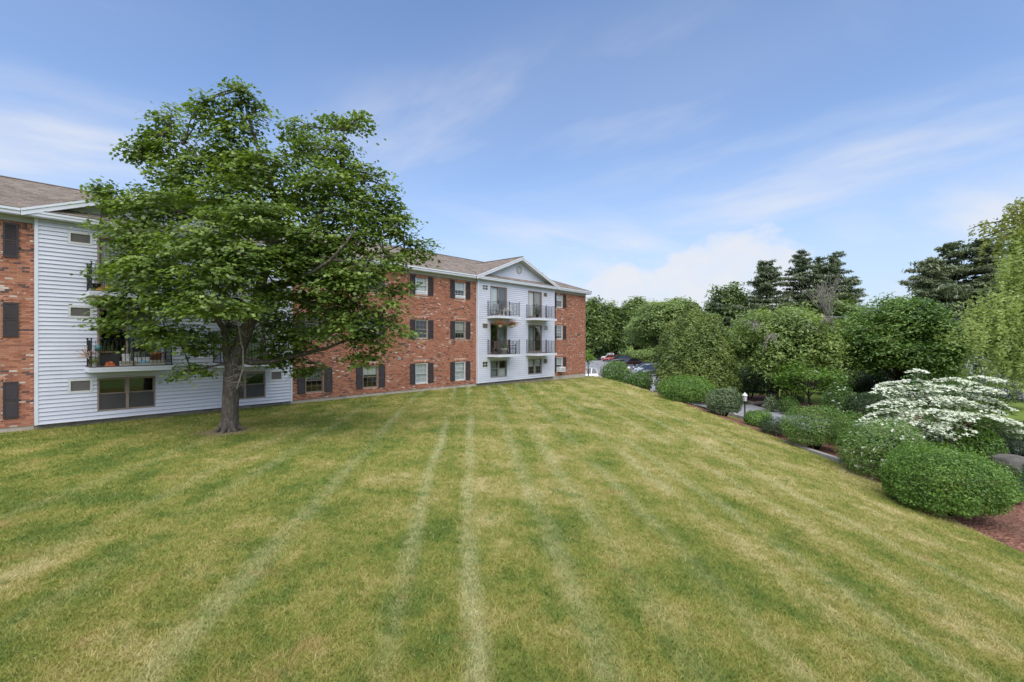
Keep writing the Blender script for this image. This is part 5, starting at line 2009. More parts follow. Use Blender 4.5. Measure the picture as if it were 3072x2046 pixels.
# ---- white dogwood
def dogwood(Y=20.0):
    rng = np.random.default_rng(81)
    m = Y * KD / 1430
    bx = (2165 * KD - 1536) / 1430 * Y
    gz = h1(bx, Y) - 0.03
    root = tree_root('dogwood_tree', 'white flowering dogwood with flat layered branches above the shrubs', (bx, Y, gz))
    # tiers: (x, y, half width, half height, depth offset)
    TI = [(2105, 852, 30, 7, 0.2), (2075, 876, 60, 9, 0), (2040, 893, 36, 7, -0.3), (2120, 885, 75, 10, 0.4), (2200, 872, 50, 7, 0.5), (2268, 868, 40, 6, 0.8), (2240, 888, 60, 8, 0.2), (2060, 920, 60, 11, -0.6), (2150, 912, 80, 11, -0.2),
          (2210, 925, 70, 12, 0.2), (2270, 915, 45, 9, 0.5), (2300, 930, 35, 9, 0.2), (2050, 945, 62, 11, -1.0), (2130, 945, 80, 12, -1.2), (2220, 950, 70, 12, -0.8), (2290, 958, 52, 10, -0.4), (2320, 965, 26, 8, 0), (2020, 965, 55, 7, -1.0), (1985, 958, 24, 5, -0.6),
          (2090, 972, 75, 12, -1.6), (2170, 975, 60, 12, -1.5), (2055, 985, 60, 10, -1.2), (2130, 998, 55, 9, -1.4), (2250, 930, 60, 10, 1.4), (2100, 905, 70, 10, 1.5), (2180, 895, 60, 9, 1.6), (2190, 945, 60, 10, 1.0), (2330, 985, 25, 8, -0.2)]
    tr = MB()
    fork = [Vector((bx + rng.uniform(-0.3, 0.3), Y + rng.uniform(-0.3, 0.3), gz + 0.6)) for _ in range(5)]
    for f in fork:
        limb(tr, [(bx + (f.x - bx) * 0.5, Y + (f.y - Y) * 0.5, gz - 0.1), f, f + Vector(((f.x - bx) * 2.2, (f.y - Y) * 2.2, 1.3))], 0.085, 0.045, 6)
    LC, LN, BC, BN = [], [], [], []
    for (x, y, hw, hh, off) in TI:
        c = at(x, y, Y + off)
        rx, rz = hw * m, hh * m
        ry = max(rx * 0.62, 0.35)
        f = min(fork, key=lambda p: (p - c).length)
        t0 = f + Vector(((f.x - bx) * 1.5, (f.y - Y) * 1.5, 0.9))
        limb(tr, [t0, t0.lerp(c, 0.5) + Vector((0, 0, -0.05)), c], 0.035, 0.012, 5, 0.03)
        tx, ty = (c.x - bx) * -0.06 + rng.normal() * 0.05, rng.normal() * 0.05 + 0.03
        n = int(rx * ry * 420)
        a, r = rng.uniform(0, 2 * math.pi, n), np.sqrt(rng.random(n)) * (1 + 0.18 * np.sin(rng.uniform(0, 6.28, n)))
        arc = -0.62 * rz * 2 * (r ** 2)
        X = c.x + rx * r * np.cos(a)
        Yv = c.y + ry * r * np.sin(a)
        lump = 0.05 * np.sin(X * 5 + x) * np.sin(Yv * 6 + y) + tx * (X - c.x) + ty * (Yv - c.y)
        LC.append(np.stack([X, Yv, c.z + arc + lump + rng.normal(size=n) * rz * 0.5 - 0.16], 1))
        LN.append(nrm(rng.normal(size=(n, 3)) * 0.4 + np.array([0, 0, 1.0])))
        n2 = int(rx * ry * 520)
        a, r = rng.uniform(0, 2 * math.pi, n2), np.sqrt(rng.random(n2)) * 1.02
        X = c.x + rx * r * np.cos(a)
        Yv = c.y + ry * r * np.sin(a)
        gapn = np.sin(X * 3.1 + off * 3) * np.sin(Yv * 2.7 + x) + rng.normal(size=n2) * 0.3
        kp_ = gapn > -0.30
        lump = 0.05 * np.sin(X * 5 + x) * np.sin(Yv * 6 + y) + tx * (X - c.x) + ty * (Yv - c.y)
        BC.append(np.stack([X, Yv, c.z - 0.62 * rz * 2 * r ** 2 + lump + rng.normal(size=n2) * rz * 0.10 + 0.02], 1)[kp_])
        BN.append(nrm(rng.normal(size=(n2, 3)) * 0.28 + np.array([0, -0.15, 1.0]))[kp_])
    C, Nn = np.concatenate(LC), np.concatenate(LN)
    reloc(leaves('crown', C, Nn, rng.uniform(0.05, 0.085, len(C)), LEAF_OVAL, M['leaf_dogwood'], None, rng, cup=0.15), root)
    # skirt of leaves below
    C, Nn = np.concatenate(BC), np.concatenate(BN)
    star = []
    for i in range(4):
        a = i * math.pi / 2
        star += [(0.16 * math.cos(a - 0.78), 0.16 * math.sin(a - 0.78)), (math.cos(a), math.sin(a))]
    star = []
    for i in range(4):
        a = i * math.pi / 2
        star += [(math.cos(a), math.sin(a)), (0.42 * math.cos(a + 0.785), 0.42 * math.sin(a + 0.785))]
    reloc(leaves('blossom', C, Nn, rng.uniform(0.062, 0.095, len(C)), np.array(star), M['bract'], None, rng), root)
    blobs = [(at(2110, 1010, Y - 0.8), (0.9, 0.8, 0.35)), (at(2170, 1020, Y), (0.8, 0.8, 0.5)), (at(2220, 1000, Y + 0.3), (0.9, 0.8, 0.4)), (at(2260, 975, Y), (0.9, 0.8, 0.35))]
    C, Nn = spray_crown(blobs, rng, 9, 12, 0.16, 0.4)
    reloc(leaves('lower_leaves', C, Nn, rng.uniform(0.05, 0.09, len(C)), LEAF_OVAL, M['leaf_dogwood'], None, rng), root)
    reloc(tr.build('trunk', M['bark'], None, True), root)


dogwood()


# ---- shrubs
def shrub(name, label, Y, dx0, dx1, dytop, mat, seed, n=7000, leaf=0.055, tmpl=LEAF_OVAL, depth=None, shaggy=0.16, flat=2.15, flowers=None, group=None, base=None, tuft=0.0, drop=0.0):
    rng = np.random.default_rng(seed)
    m = Y * KD / 1430
    cx = ((dx0 + dx1) / 2 * KD - 1536) / 1430 * Y
    rx = (dx1 - dx0) / 2 * m * 0.97
    ry = depth or rx * 0.9
    gz = (h1(cx, Y) if base is None else base) - 0.04
    zt = -(dytop * KD - 1023) / 1430 * Y
    hgt = max(zt - gz, 0.5)
    root = tree_root(name, label, (cx, Y, gz), group, 'shrub')
    nl = rng.integers(9, 14)
    lob = rand_unit(nl, rng)
    lob[:, 2] = np.abs(lob[:, 2])

    def surf(d):
        """radius multiplier with lumps"""
        k = 1.0 + 0.0 * d[:, 0]
        for i in range(nl):
            k += 0.11 * np.exp(6.0 * (d @ lob[i] - 1)) - 0.008
        k += 0.04 * np.sin(d[:, 0] * 9 + 1) * np.sin(d[:, 1] * 8) + 0.03 * np.sin(d[:, 2] * 17)
        return k
    d = rand_unit(int(n * 1.25), rng)
    d = d[d[:, 2] > -0.55][:n]
    n = len(d)
    q = surf(d)
    inner = rng.random(n)
    rad = np.where(inner < 0.72, rng.uniform(0.90, 1.0 + shaggy, n), rng.uniform(0.55, 0.92, n)) * q / 1.12
    # superellipsoid: fuller sides than a ball
    p = np.abs(d) ** (2.0 / flat) * np.sign(d)
    p /= np.maximum(np.linalg.norm(p, axis=1, keepdims=True) ** 0.35, 1e-6)
    zc = gz + hgt * 0.42
    up = np.where(p[:, 2] > 0, hgt * 0.58, hgt * 0.55)
    C = np.stack([cx + p[:, 0] * rx * rad, Y + p[:, 1] * ry * rad, zc + p[:, 2] * up * rad], 1)
    C[:, 2] = np.maximum(C[:, 2], gz + rng.uniform(0.03, 0.2, n))
    if tuft:
        C[:, 2] += (rng.random(n) ** 3) * tuft * (d[:, 2] > 0.1)
    # stray shoots stand clear of the mass
    ns_ = int(10 + rx * 14)
    sd_ = rand_unit(ns_, rng)
    sd_[:, 2] = np.abs(sd_[:, 2]) * 0.9 + 0.1
    sd_ = nrm(sd_)
    k8 = 9
    f_ = np.linspace(0.86, 1.0, k8)[None, :, None] + rng.uniform(0.02, 0.16, ns_)[:, None, None] * np.linspace(0, 1, k8)[None, :, None]
    sp_ = sd_[:, None, :] * f_ * np.array([rx, ry, hgt * 0.56])[None, None, :] / 1.04 + np.array([cx, Y, zc])[None, None, :]
    sp_ = (sp_ + rng.normal(size=sp_.shape) * leaf * 0.6).reshape(-1, 3)
    C = np.concatenate([C, sp_])
    d = np.concatenate([d, np.repeat(sd_, k8, axis=0)])
    n = len(C)
    Nn = nrm(d * 0.7 + np.array([0, 0, 0.55]) + rng.normal(size=(n, 3)) * 0.55)
    reloc(leaves('foliage', C, Nn, rng.uniform(leaf * 0.7, leaf * 1.3, n), tmpl, mat, None, rng, cup=0.12), root)
    st_ = MB()
    for i in range(16):
        a = rng.uniform(0, 6.28)
        e = Vector((cx + math.cos(a) * rx * 0.72, Y + math.sin(a) * ry * 0.72, gz + hgt * rng.uniform(0.45, 0.85)))
        s = Vector((cx + math.cos(a) * rx * 0.15, Y + math.sin(a) * ry * 0.15, gz - 0.05))
        limb(st_, [s, s.lerp(e, 0.5) + Vector((0, 0, hgt * 0.08)), e], 0.028, 0.008, 5, 0.04)
    reloc(st_.build('stems', M['barkdark'], None, True), root)
    if flowers:
        nf, fs, fm = flowers
        k = rng.choice(np.flatnonzero((d[:, 1] < 0.5)), nf)
        Cf = C[k] + nrm(d[k]) * 0.05
        cl = np.repeat(Cf, 4, axis=0) + rng.normal(size=(nf * 4, 3)) * fs * 0.5
        reloc(leaves('flowers', cl, nrm(np.repeat(d[k], 4, axis=0) + rng.normal(size=(nf * 4, 3)) * 0.4), rng.uniform(fs * 0.5, fs, nf * 4), LEAF_ROUND, fm, None, rng), root)['kind'] = 'stuff'
    return root


SG = 'shrubs along the lawn edge'
shrub('privet_shrub', 'large bright green clipped shrub nearest at the lower right', 14.3, 2042, 2280, 1036, M['leaf_shrub'], 91, 30000, 0.040, depth=1.5, shaggy=0.12, tuft=0.28, group=SG)
shrub('flowering_shrub', 'green shrub dotted with small white flowers beside the large shrub', 17.9, 1948, 2116, 978, M['leaf_privet'], 92, 14000, 0.045, depth=1.3, shaggy=0.20, tuft=0.25, flowers=(120, 0.05, M['bract']), group=SG)
shrub('round_shrub', 'rounded light green shrub behind the low concrete wall', 22.1, 1806, 1938, 938, M['leaf_privet'], 93, 13000, 0.043, shaggy=0.14, group=SG)
shrub('small_shrub', 'small shrub right of the rounded light green shrub', 23.6, 1922, 1990, 955, M['leaf_shrub'], 94, 5000, 0.05, shaggy=0.3, group=SG)
shrub('low_yew', 'low dark yew at the end of the concrete wall', 24.6, 1748, 1826, 964, M['leaf_yew'], 95, 5500, 0.05, LEAF_NARROW, group=SG)
shrub('small_bush', 'small bright bush between the drive and the lawn', 27.0, 1712, 1770, 946, M['leaf_shrub'], 96, 4500, 0.05, group=SG)
shrub('grey_shrub', 'rounded grey green shrub in front of the lamp post', 29.6, 1626, 1703, 895, M['leaf_grey'], 97, 10500, 0.055, flat=2.0, group=SG)
shrub('green_shrub', 'bright green shrub below the big arborvitae', 34.0, 1520, 1646, 867, M['leaf_shrub'], 98, 11000, 0.065, shaggy=0.2, group=SG)
shrub('green_shrub', 'low green shrub at the lawn crest right of the round one', 44.2, 1448, 1500, 858, M['leaf_shrub'], 99, 4500, 0.08, group=SG)
shrub('green_shrub', 'round green shrub at the lawn crest near the brick corner', 47.5, 1384, 1451, 833, M['leaf_shrub'], 100, 6500, 0.08, shaggy=0.2, group=SG)
shrub('low_bush', 'low dark bush on the mulch right of the large shrub', 15.8, 2285, 2345, 1125, M['leaf_shrub'], 101, 4500, 0.045, group=SG)
shrub('drive_shrub', 'small upright shrub by the drive right of the dogwood', 19.8, 2200, 2292, 985, M['leaf_shrub'], 102, 6500, 0.055, group=SG)
shrub('yew_hedge', 'dark yew mass at the right edge above the boulder', 21.5, 2285, 2400, 968, M['leaf_yew'], 103, 11000, 0.055, LEAF_NARROW, group=SG)
SB = 'shrubs beyond the drive'
shrub('dark_yew', 'dark spreading yew behind the lamp post', 41, 1680, 1762, 852, M['leaf_yew'], 104, 7000, 0.085, LEAF_NARROW, group=SB)
shrub('clipped_yew', 'dark clipped yew right of the tree trunk', 36.5, 1795, 1850, 872, M['leaf_yew'], 105, 5000, 0.07, LEAF_NARROW, group=SB)
shrub('rose_bush', 'loose bush with white flowers left of the dogwood', 31, 1895, 1962, 898, M['leaf_dogwood'], 106, 5000, 0.06, shaggy=0.35, flowers=(60, 0.06, M['bract']), group=SB)
shrub('yew_hedge', 'dark hedge between the dense maple and the dogwood', 30, 1945, 2050, 905, M['leaf_yew'], 107, 9000, 0.07, LEAF_NARROW, group=SB)
shrub('low_plant', 'low grassy plant left on the mulch bed', 33.8, 1760, 1790, 912, M['leaf_grey'], 108, 1500, 0.07, LEAF_NARROW, shaggy=0.4, group=SB)
shrub('low_plant', 'low green plant in the middle of the mulch bed', 32.6, 1795, 1832, 915, M['leaf_dogwood'], 109, 2200, 0.07, LEAF_NARROW, shaggy=0.4, group=SB)
shrub('street_hedge', 'dark hedge beside the street at the right', 36, 2230, 2360, 850, M['leaf_yew'], 110, 9000, 0.085, LEAF_NARROW, group=SB)


shrub('understory_bush', 'dark bush filling below the ash tree left of its trunk', 47, 1690, 1775, 838, M['leaf_grove'], 111, 6000, 0.13, shaggy=0.25, group=SB)
shrub('understory_bush', 'mid green bush behind the ash trunk', 50, 1770, 1870, 842, M['leaf_grove'], 112, 6500, 0.13, shaggy=0.25, group=SB)
shrub('understory_bush', 'dark bush below the left side of the dense maple', 44, 1880, 1990, 850, M['leaf_grove'], 113, 7000, 0.12, shaggy=0.25, group=SB)
shrub('understory_bush', 'dark bush below the middle of the dense maple', 42, 1970, 2090, 855, M['leaf_yew'], 114, 7000, 0.11, shaggy=0.25, group=SB)
shrub('understory_bush', 'dark bush below the right side of the dense maple', 41, 2080, 2220, 850, M['leaf_grove'], 115, 7500, 0.12, shaggy=0.25, group=SB)
shrub('lot_hedge', 'dark hedge at the far end of the lot behind the pickup', 127, 1345, 1425, 806, M['leaf_grove'], 117, 4500, 0.3, depth=2.5, shaggy=0.2, group=SB)
shrub('lot_hedge', 'dark hedge behind the black cars under the broad tree', 112, 1425, 1520, 808, M['leaf_grove'], 118, 4500, 0.3, depth=2.5, shaggy=0.2, group=SB)
shrub('lot_bush', 'green bush beside the parking lot behind the arborvitae', 60, 1600, 1700, 828, M['leaf_grove'], 116, 6000, 0.16, shaggy=0.25, group=SB)


def small_spruce():
    rng = np.random.default_rng(120)
    Y = 16.6
    p = at(2368, 1080, Y)
    gz = h1(p.x, Y)
    root = tree_root('young_spruce', 'young blue green spruce at the right edge by the boulder', (p.x, Y, gz), None, 'shrub')
    n = 3500
    u = rng.random(n) ** 1.3
    a = rng.uniform(0, 6.28, n)
    r = (1 - u) * 0.55 * rng.uniform(0.4, 1.05, n) * (0.8 + 0.2 * np.sin(u * 60))
    C = np.stack([p.x + r * np.cos(a), Y + r * np.sin(a), gz + 0.05 + u * 1.35], 1)
    D = nrm(np.stack([np.cos(a), np.sin(a), np.full(n, 0.35)], 1))
    Nn = nrm(rng.normal(size=(n, 3)))
    reloc(leaves('foliage', C, Nn, rng.uniform(0.04, 0.07, n), NEEDLE, M['spruce'], None, rng, vdir=np.cross(D, Nn)), root)
    t = MB()
    limb(t, [(p.x, Y, gz - 0.05), (p.x, Y, gz + 0.7), (p.x, Y, gz + 1.35)], 0.04, 0.008, 6)
    reloc(t.build('stem', M['barkdark'], None, True), root)


small_spruce()


# ---- mown grass blades over the lawn
def grass():
    rng = np.random.default_rng(131)
    Xs, Ys = [], []
    target = 500000
    got = 0
    while got < target:
        n = 400000
        # more blades near the viewer, fewer far off
        Yv = np.exp(rng.uniform(math.log(3.2), math.log(50), n))
        Xv = Yv * rng.uniform(-1.7, 1.5, n)
        s, _ = edge_info(Xv, Yv)
        ok = (s > 0.02) & (facade_dist(Xv, Yv) > 0.12) & (facade_t(Xv, Yv) < 40)
        d2 = np.hypot(Xv - MAPLE[0], Yv - MAPLE[1])
        ok &= rng.random(n) < np.clip((d2 - 0.4) / 0.7, 0, 1)
        Xs.append(Xv[ok])
        Ys.append(Yv[ok])
        got += ok.sum()
    X = np.concatenate(Xs)[:target]
    Y = np.concatenate(Ys)[:target]
    n = len(X)
    Z = H(X, Y)
    w = 0.0030 + 0.00078 * Y
    tall = rng.uniform(0.022, 0.060, n) * (1 + 0.010 * Y)
    a = rng.uniform(0, 6.28, n)
    side = np.stack([np.cos(a), np.sin(a), np.zeros(n)], 1)
    b = rng.uniform(0, 6.28, n)
    lean = np.stack([np.cos(b), np.sin(b), np.zeros(n)], 1) * (tall * rng.uniform(0.3, 1.5, n))[:, None]
    P = np.stack([X, Y, Z - 0.004], 1)
    V = np.zeros((n, 3, 3))
    V[:, 0] = P - side * w[:, None]
    V[:, 1] = P + side * w[:, None]
    V[:, 2] = P + lean + np.stack([np.zeros(n), np.zeros(n), tall], 1)
    o = poly_mesh('grass_blades', V, 3, M['blade'])
    tag(o, 'short mown grass with straw patches and pale mower lines', 'grass', kind='stuff')


grass()

# ------------------------------------------------------------------ cars
M['tyre'] = plain('tyre_rubber', (0.02, 0.02, 0.02), 0.9, 0.3)
M['rim'] = plain('alloy_rim', (0.45, 0.46, 0.48), 0.35, 0.15, metal=0.7)
M['carglass'] = plain('tinted_car_glass', (0.02, 0.024, 0.028), 0.06, 0.2, spec=0.7)
M['lens'] = plain('headlamp_lens', (0.72, 0.74, 0.76), 0.15, 0.1)
M['taillens'] = plain('tail_lamp_lens', (0.35, 0.02, 0.02), 0.2, 0.1)
M['cartrim'] = plain('black_trim', (0.025, 0.025, 0.027), 0.6, 0.2)


def paint(name, col):
    return plain(name, col, 0.28, 0.06, 1.5, spec=0.6, coat=0.7)


def smooth_profile(n):
    return n


def car(name, label, loc, rz, colour, kind='suv', L=4.6, W=1.82, Hh=1.66):
    """local +x is the nose. Body is lofted across its width so that the sides curve in"""
    root = empty(name, loc, rz)
    tag(root, label, 'car' if kind != 'pickup' else 'pickup', 'cars in the parking lot')
    h = Hh
    # outline of the lower body and of the glasshouse as (x, z) with x from the tail
    if kind == 'suv':
        low_ = [(0.02, 0.32), (0.0, 0.62), (0.06, 0.98), (0.20, 1.02), (1.2, 1.0), (3.05, 0.98), (3.35, 0.95), (4.2, 0.86), (4.50, 0.72), (4.58, 0.50), (4.52, 0.28), (2.3, 0.24)]
        roofp = [(0.16, 1.0), (0.42, h - 0.08), (0.9, h), (2.1, h - 0.01), (2.65, h - 0.1), (3.38, 0.97)]
    elif kind == 'sedan':
        low_ = [(0.03, 0.30), (0.0, 0.62), (0.08, 0.93), (0.7, 0.97), (1.4, 0.94), (3.0, 0.92), (3.35, 0.90), (4.2, 0.78), (4.5, 0.64), (4.58, 0.45), (4.5, 0.26), (2.3, 0.22)]
        roofp = [(0.62, 0.95), (1.25, h - 0.06), (1.8, h), (2.4, h - 0.03), (2.75, h - 0.12), (3.45, 0.90)]
    else:
        low_ = [(0.02, 0.5), (0.0, 0.75), (0.03, 1.06), (1.9, 1.06), (1.95, 1.05), (3.2, 1.06), (3.45, 1.05), (4.35, 0.98), (4.52, 0.80), (4.58, 0.55), (4.5, 0.42), (2.3, 0.42)]
        roofp = [(1.95, 1.05), (2.05, h - 0.06), (2.2, h), (2.85, h - 0.01), (3.05, h - 0.06), (3.55, 1.05)]
    k = L / 4.58

    def loft(prof, stations):
        m = MB()
        n = len(prof)
        cz = sum(p[1] for p in prof) / n
        cx_ = sum(p[0] for p in prof) / n
        for (yy, sx, sz) in stations:
            for p in prof:
                m.v.append(((cx_ + (p[0] - cx_) * sx) * k - L / 2, yy, cz + (p[1] - cz) * sz))
        ns = len(stations)
        for s in range(ns - 1):
            for i in range(n):
                j = (i + 1) % n
                m.f.append((s * n + i, s * n + j, (s + 1) * n + j, (s + 1) * n + i))
        m.f.append(tuple(range(n - 1, -1, -1)))
        m.f.append(tuple((ns - 1) * n + i for i in range(n)))
        return m
    hw = W / 2
    st_ = [(-hw, 0.90, 0.72), (-hw + 0.05, 0.965, 0.92), (-hw * 0.75, 0.99, 1.0), (0, 1.0, 1.02), (hw * 0.75, 0.99, 1.0), (hw - 0.05, 0.965, 0.92), (hw, 0.90, 0.72)]
    body = loft(low_, st_).build('body', colour, root, True)
    # roof shell with pillars over dark glass
    base_z = roofp[0][1]
    gl = [(p[0], p[1] - 0.012) for p in roofp]
    m = MB()
    n = len(gl)
    for s in (-1, 1):
        for p in gl:
            f = (p[1] - base_z) / (h - base_z)
            m.v.append((p[0] * k - L / 2, s * (hw - 0.10 - 0.17 * f), p[1]))
    m.f.append(tuple(range(n)))
    m.f.append(tuple(range(2 * n - 1, n - 1, -1)))
    for i in range(n):
        j = (i + 1) % n
        m.f.append((i, i + n, j + n, j))
    m.build('windows', M['carglass'], root)
    r = MB()
    top = roofp[1:-1]
    for i in range(len(top) - 1):
        a, b = top[i], top[i + 1]
        fa, fb = (a[1] - base_z) / (h - base_z), (b[1] - base_z) / (h - base_z)
        wa, wb = hw - 0.09 - 0.17 * fa, hw - 0.09 - 0.17 * fb
        xa, xb = a[0] * k - L / 2, b[0] * k - L / 2
        r.add([(xa, -wa, a[1]), (xb, -wb, b[1]), (xb, wb, b[1]), (xa, wa, a[1]), (xa, -wa, a[1] - 0.045), (xb, -wb, b[1] - 0.045), (xb, wb, b[1] - 0.045), (xa, wa, a[1] - 0.045)],
              [(0, 1, 2, 3), (0, 4, 5, 1), (2, 6, 7, 3), (0, 3, 7, 4), (1, 5, 6, 2)])
    for s in (-1, 1):
        def pil(x0, z0, x1, z1, w=0.07):
            f0, f1 = (z0 - base_z) / (h - base_z), (z1 - base_z) / (h - base_z)
            r.bar((x0 * k - L / 2, s * (hw - 0.095 - 0.17 * f0), z0), (x1 * k - L / 2, s * (hw - 0.095 - 0.17 * f1), z1), 0.035, w)
        pil(*roofp[0], *roofp[1], 0.13)
        pil(*roofp[-1], *roofp[-2], 0.07)
        xm = (roofp[0][0] + roofp[-1][0]) / 2
        pil(xm + 0.05, base_z, xm, h - 0.03, 0.08)
        if kind == 'suv':
            pil(0.95, base_z, 0.85, h - 0.03, 0.10)
    r.build('roof', colour, root)
    if kind == 'pickup':
        MB().box(-L / 2 + 0.08, -L / 2 + 1.85 * k, -hw + 0.10, hw - 0.10, 1.045, 1.068).build('bed_cover', M['cartrim'], root)
    for sx in (0.78 * k, 3.72 * k):
        for s in (-1, 1):
            w = MB()
            c = (sx - L / 2, s * (hw - 0.10), 0.33)
            prof = [(0.20, -0.1), (0.31, -0.1), (0.335, -0.06), (0.335, 0.06), (0.31, 0.1), (0.20, 0.1)]
            w.lathe(prof, (0, 0, 0), 18)
            o = w.build('wheel', M['tyre'], root)
            o.matrix_local = Matrix.Translation(c) @ Matrix.Rotation(R(90), 4, 'X')
            rim = MB()
            rim.lathe([(0.205, -0.03), (0.205, 0.03)], (0, 0, 0), 18)
            for a in range(5):
                an = a * 2 * math.pi / 5
                rim.bar((0, 0, -s * 0.095), (0.2 * math.cos(an), 0.2 * math.sin(an), -s * 0.095), 0.06, 0.02)
            rim.build('rim', M['rim'], o)
            # arch lip
            ar = MB()
            pts = [(c[0] + 0.39 * math.cos(a), s * (hw - 0.005), 0.33 + 0.39 * math.sin(a)) for a in np.linspace(0.05, math.pi - 0.05, 9)]
            ar.tube(pts, 0.03, 5)
            ar.build('wheel_arch', M['cartrim'], root)
    for s in (-1, 1):
        MB().lathe([(0.02, -0.1), (0.10, -0.06), (0.12, 0.02), (0.03, 0.08)], (0, 0, 0), 8).build('headlight', M['lens'], root, True).location = (L / 2 - 0.17, s * (hw - 0.28), 0.70)
        zt_ = 0.88 if kind != 'suv' else 0.95
        MB().box(-0.035, 0.06, -0.09, 0.09, -0.10, 0.12).build('tail_light', M['taillens'], root).location = (-L / 2 + 0.06, s * (hw - 0.17), zt_)
        MB().lathe([(0.02, -0.06), (0.09, -0.03), (0.09, 0.05), (0.02, 0.08)], (0, 0, 0), 8).build('mirror', colour, root, True).location = (0.62 * k, s * (hw + 0.02), 1.0)
    MB().box(L / 2 - 0.06, L / 2 + 0.005, -0.42, 0.42, 0.50, 0.62).build('grille', M['cartrim'], root)
    MB().box(L / 2 - 0.10, L / 2 + 0.012, -0.26, 0.26, 0.34, 0.45).build('number_plate', M['whiteframe'], root)
    return root


LOT = -4.87
wht, blk, red = paint('white_paint', (0.72, 0.73, 0.75)), paint('black_paint', (0.012, 0.012, 0.016)), paint('red_paint', (0.30, 0.02, 0.022))
dgr, slv, mar = paint('dark_grey_paint', (0.05, 0.055, 0.065)), paint('silver_paint', (0.36, 0.38, 0.40)), paint('maroon_paint', (0.06, 0.025, 0.025))


def cpos(dx, Y):
    return ((dx * KD - 1536) / 1430 * Y, Y, low(Y) - 0.02 + 0.0)


car('pickup_truck', 'white pickup truck behind the red car, farthest in the row', cpos(1407, 121), R(176), wht, 'pickup', 5.6, 1.95, 1.85)
car('red_car', 'red hatchback between the white pickup and the black suv', cpos(1404, 114), R(196), red, 'suv', 4.3, 1.8, 1.58)
car('black_suv', 'black suv in the middle of the parked row', cpos(1425, 105), R(196), blk, 'suv', 4.75, 1.88, 1.74)
car('black_sedan', 'black sedan nearest of the left row, behind the crest shrub', cpos(1450, 94), R(200), mar, 'sedan', 4.7, 1.82, 1.45)
car('grey_car', 'grey car at the back of the right row of cars', cpos(1488, 76), R(203), dgr, 'sedan', 4.6, 1.82, 1.47)
car('silver_car', 'dark silver car in the middle of the right row', cpos(1493, 71.5), R(203), slv, 'sedan', 4.6, 1.82, 1.46)
car('dark_car', 'dark car nearest beside the arborvitae', cpos(1502, 67), R(204), dgr, 'suv', 4.6, 1.84, 1.6)
car('white_suv', 'white suv partly hidden by the brick corner', cpos(1332, 57.5), R(176), wht, 'suv', 4.6, 1.84, 1.68)

# ------------------------------------------------------------------ yard things
# low concrete wall
wp = [(12.75, 26.0), (13.2, 22.8), (13.45, 19.5)]
lw_ = MB()
for a, b in zip(wp[:-1], wp[1:]):
    d = (Vector((b[0] - a[0], b[1] - a[1], 0))).normalized()
    s = Vector((d.y, -d.x, 0)) * 0.11
    za = -4.82
    zb_ = -4.52
    A, B_ = Vector((a[0], a[1], 0)), Vector((b[0], b[1], 0))
    vs_ = [A - s, A + s, B_ + s, B_ - s]
    m_ = [(v.x, v.y, -5.6) for v in vs_] + [(v.x, v.y, za) for v in vs_]
    lw_.add(m_, [(0, 3, 2, 1), (4, 5, 6, 7), (0, 1, 5, 4), (1, 2, 6, 5), (2, 3, 7, 6), (3, 0, 4, 7)])
tag(lw_.build('concrete_wall', M['wallconc']), 'low weathered concrete wall between the lawn and the shrubs', 'wall')


def rock(name, label, loc, size, seed, mat, flat=0.7):
    rng = np.random.default_rng(seed)
    import bmesh
    bm = bmesh.new()
    bmesh.ops.create_icosphere(bm, subdivisions=4, radius=1.0)
    pl = [(rand_unit(1, rng)[0], rng.uniform(0.62, 0.9)) for _ in range(9)]
    for v in bm.verts:
        p = np.array(v.co)
        for nv, dd in pl:
            t = p @ nv
            if t > dd:
                p = p - nv * (t - dd) * 0.85
        p *= 1 + 0.03 * math.sin(p[0] * 11 + seed) * math.sin(p[1] * 9) + 0.02 * math.sin(p[2] * 17)
        v.co = Vector(p * np.array(size))
    me = bpy.data.meshes.new(name)
    bm.to_mesh(me)
    bm.free()
    me.polygons.foreach_set('use_smooth', [True] * len(me.polygons))
    o = link(name, me, mat, None, loc)
    tag(o, label, 'boulder' if size[0] > 0.8 else 'rock')
    return o


def rockmat():
    k = NT('boulder_stone')
    p = k.pos()
    a = k.noise(p, 1.1, 5.0, 0.65)
    b = k.noise(p, 7.0, 5.0, 0.65)
    c = k.ramp(a, [(0.38, (0.045, 0.042, 0.038)), (0.54, (0.11, 0.10, 0.092)), (0.70, (0.28, 0.265, 0.245))])
    c = k.mix(k.math('MULTIPLY', b, 0.5), c, (0.10, 0.095, 0.085))
    return k.done(k.principled(c, 0.9, 0.2, 0, k.bump(b, 0.6, 0.06)))


M['rock'] = rockmat()
bp = at(2335, 1078, 18.2)
rock('boulder', 'large grey boulder on the mulch at the right edge', (bp.x, 18.2, h1(bp.x, 18.2) + 0.35), (1.0, 0.8, 0.62), 4, M['rock']).rotation_euler = (0, R(12), R(25))
bp = at(1752, 903, 36.8)
rock('bed_rock', 'flat pale rock left of the tree trunk on the mulch', (bp.x, 36.8, h1(bp.x, 36.8) + 0.12), (0.72, 0.35, 0.22), 5, M['rock'])


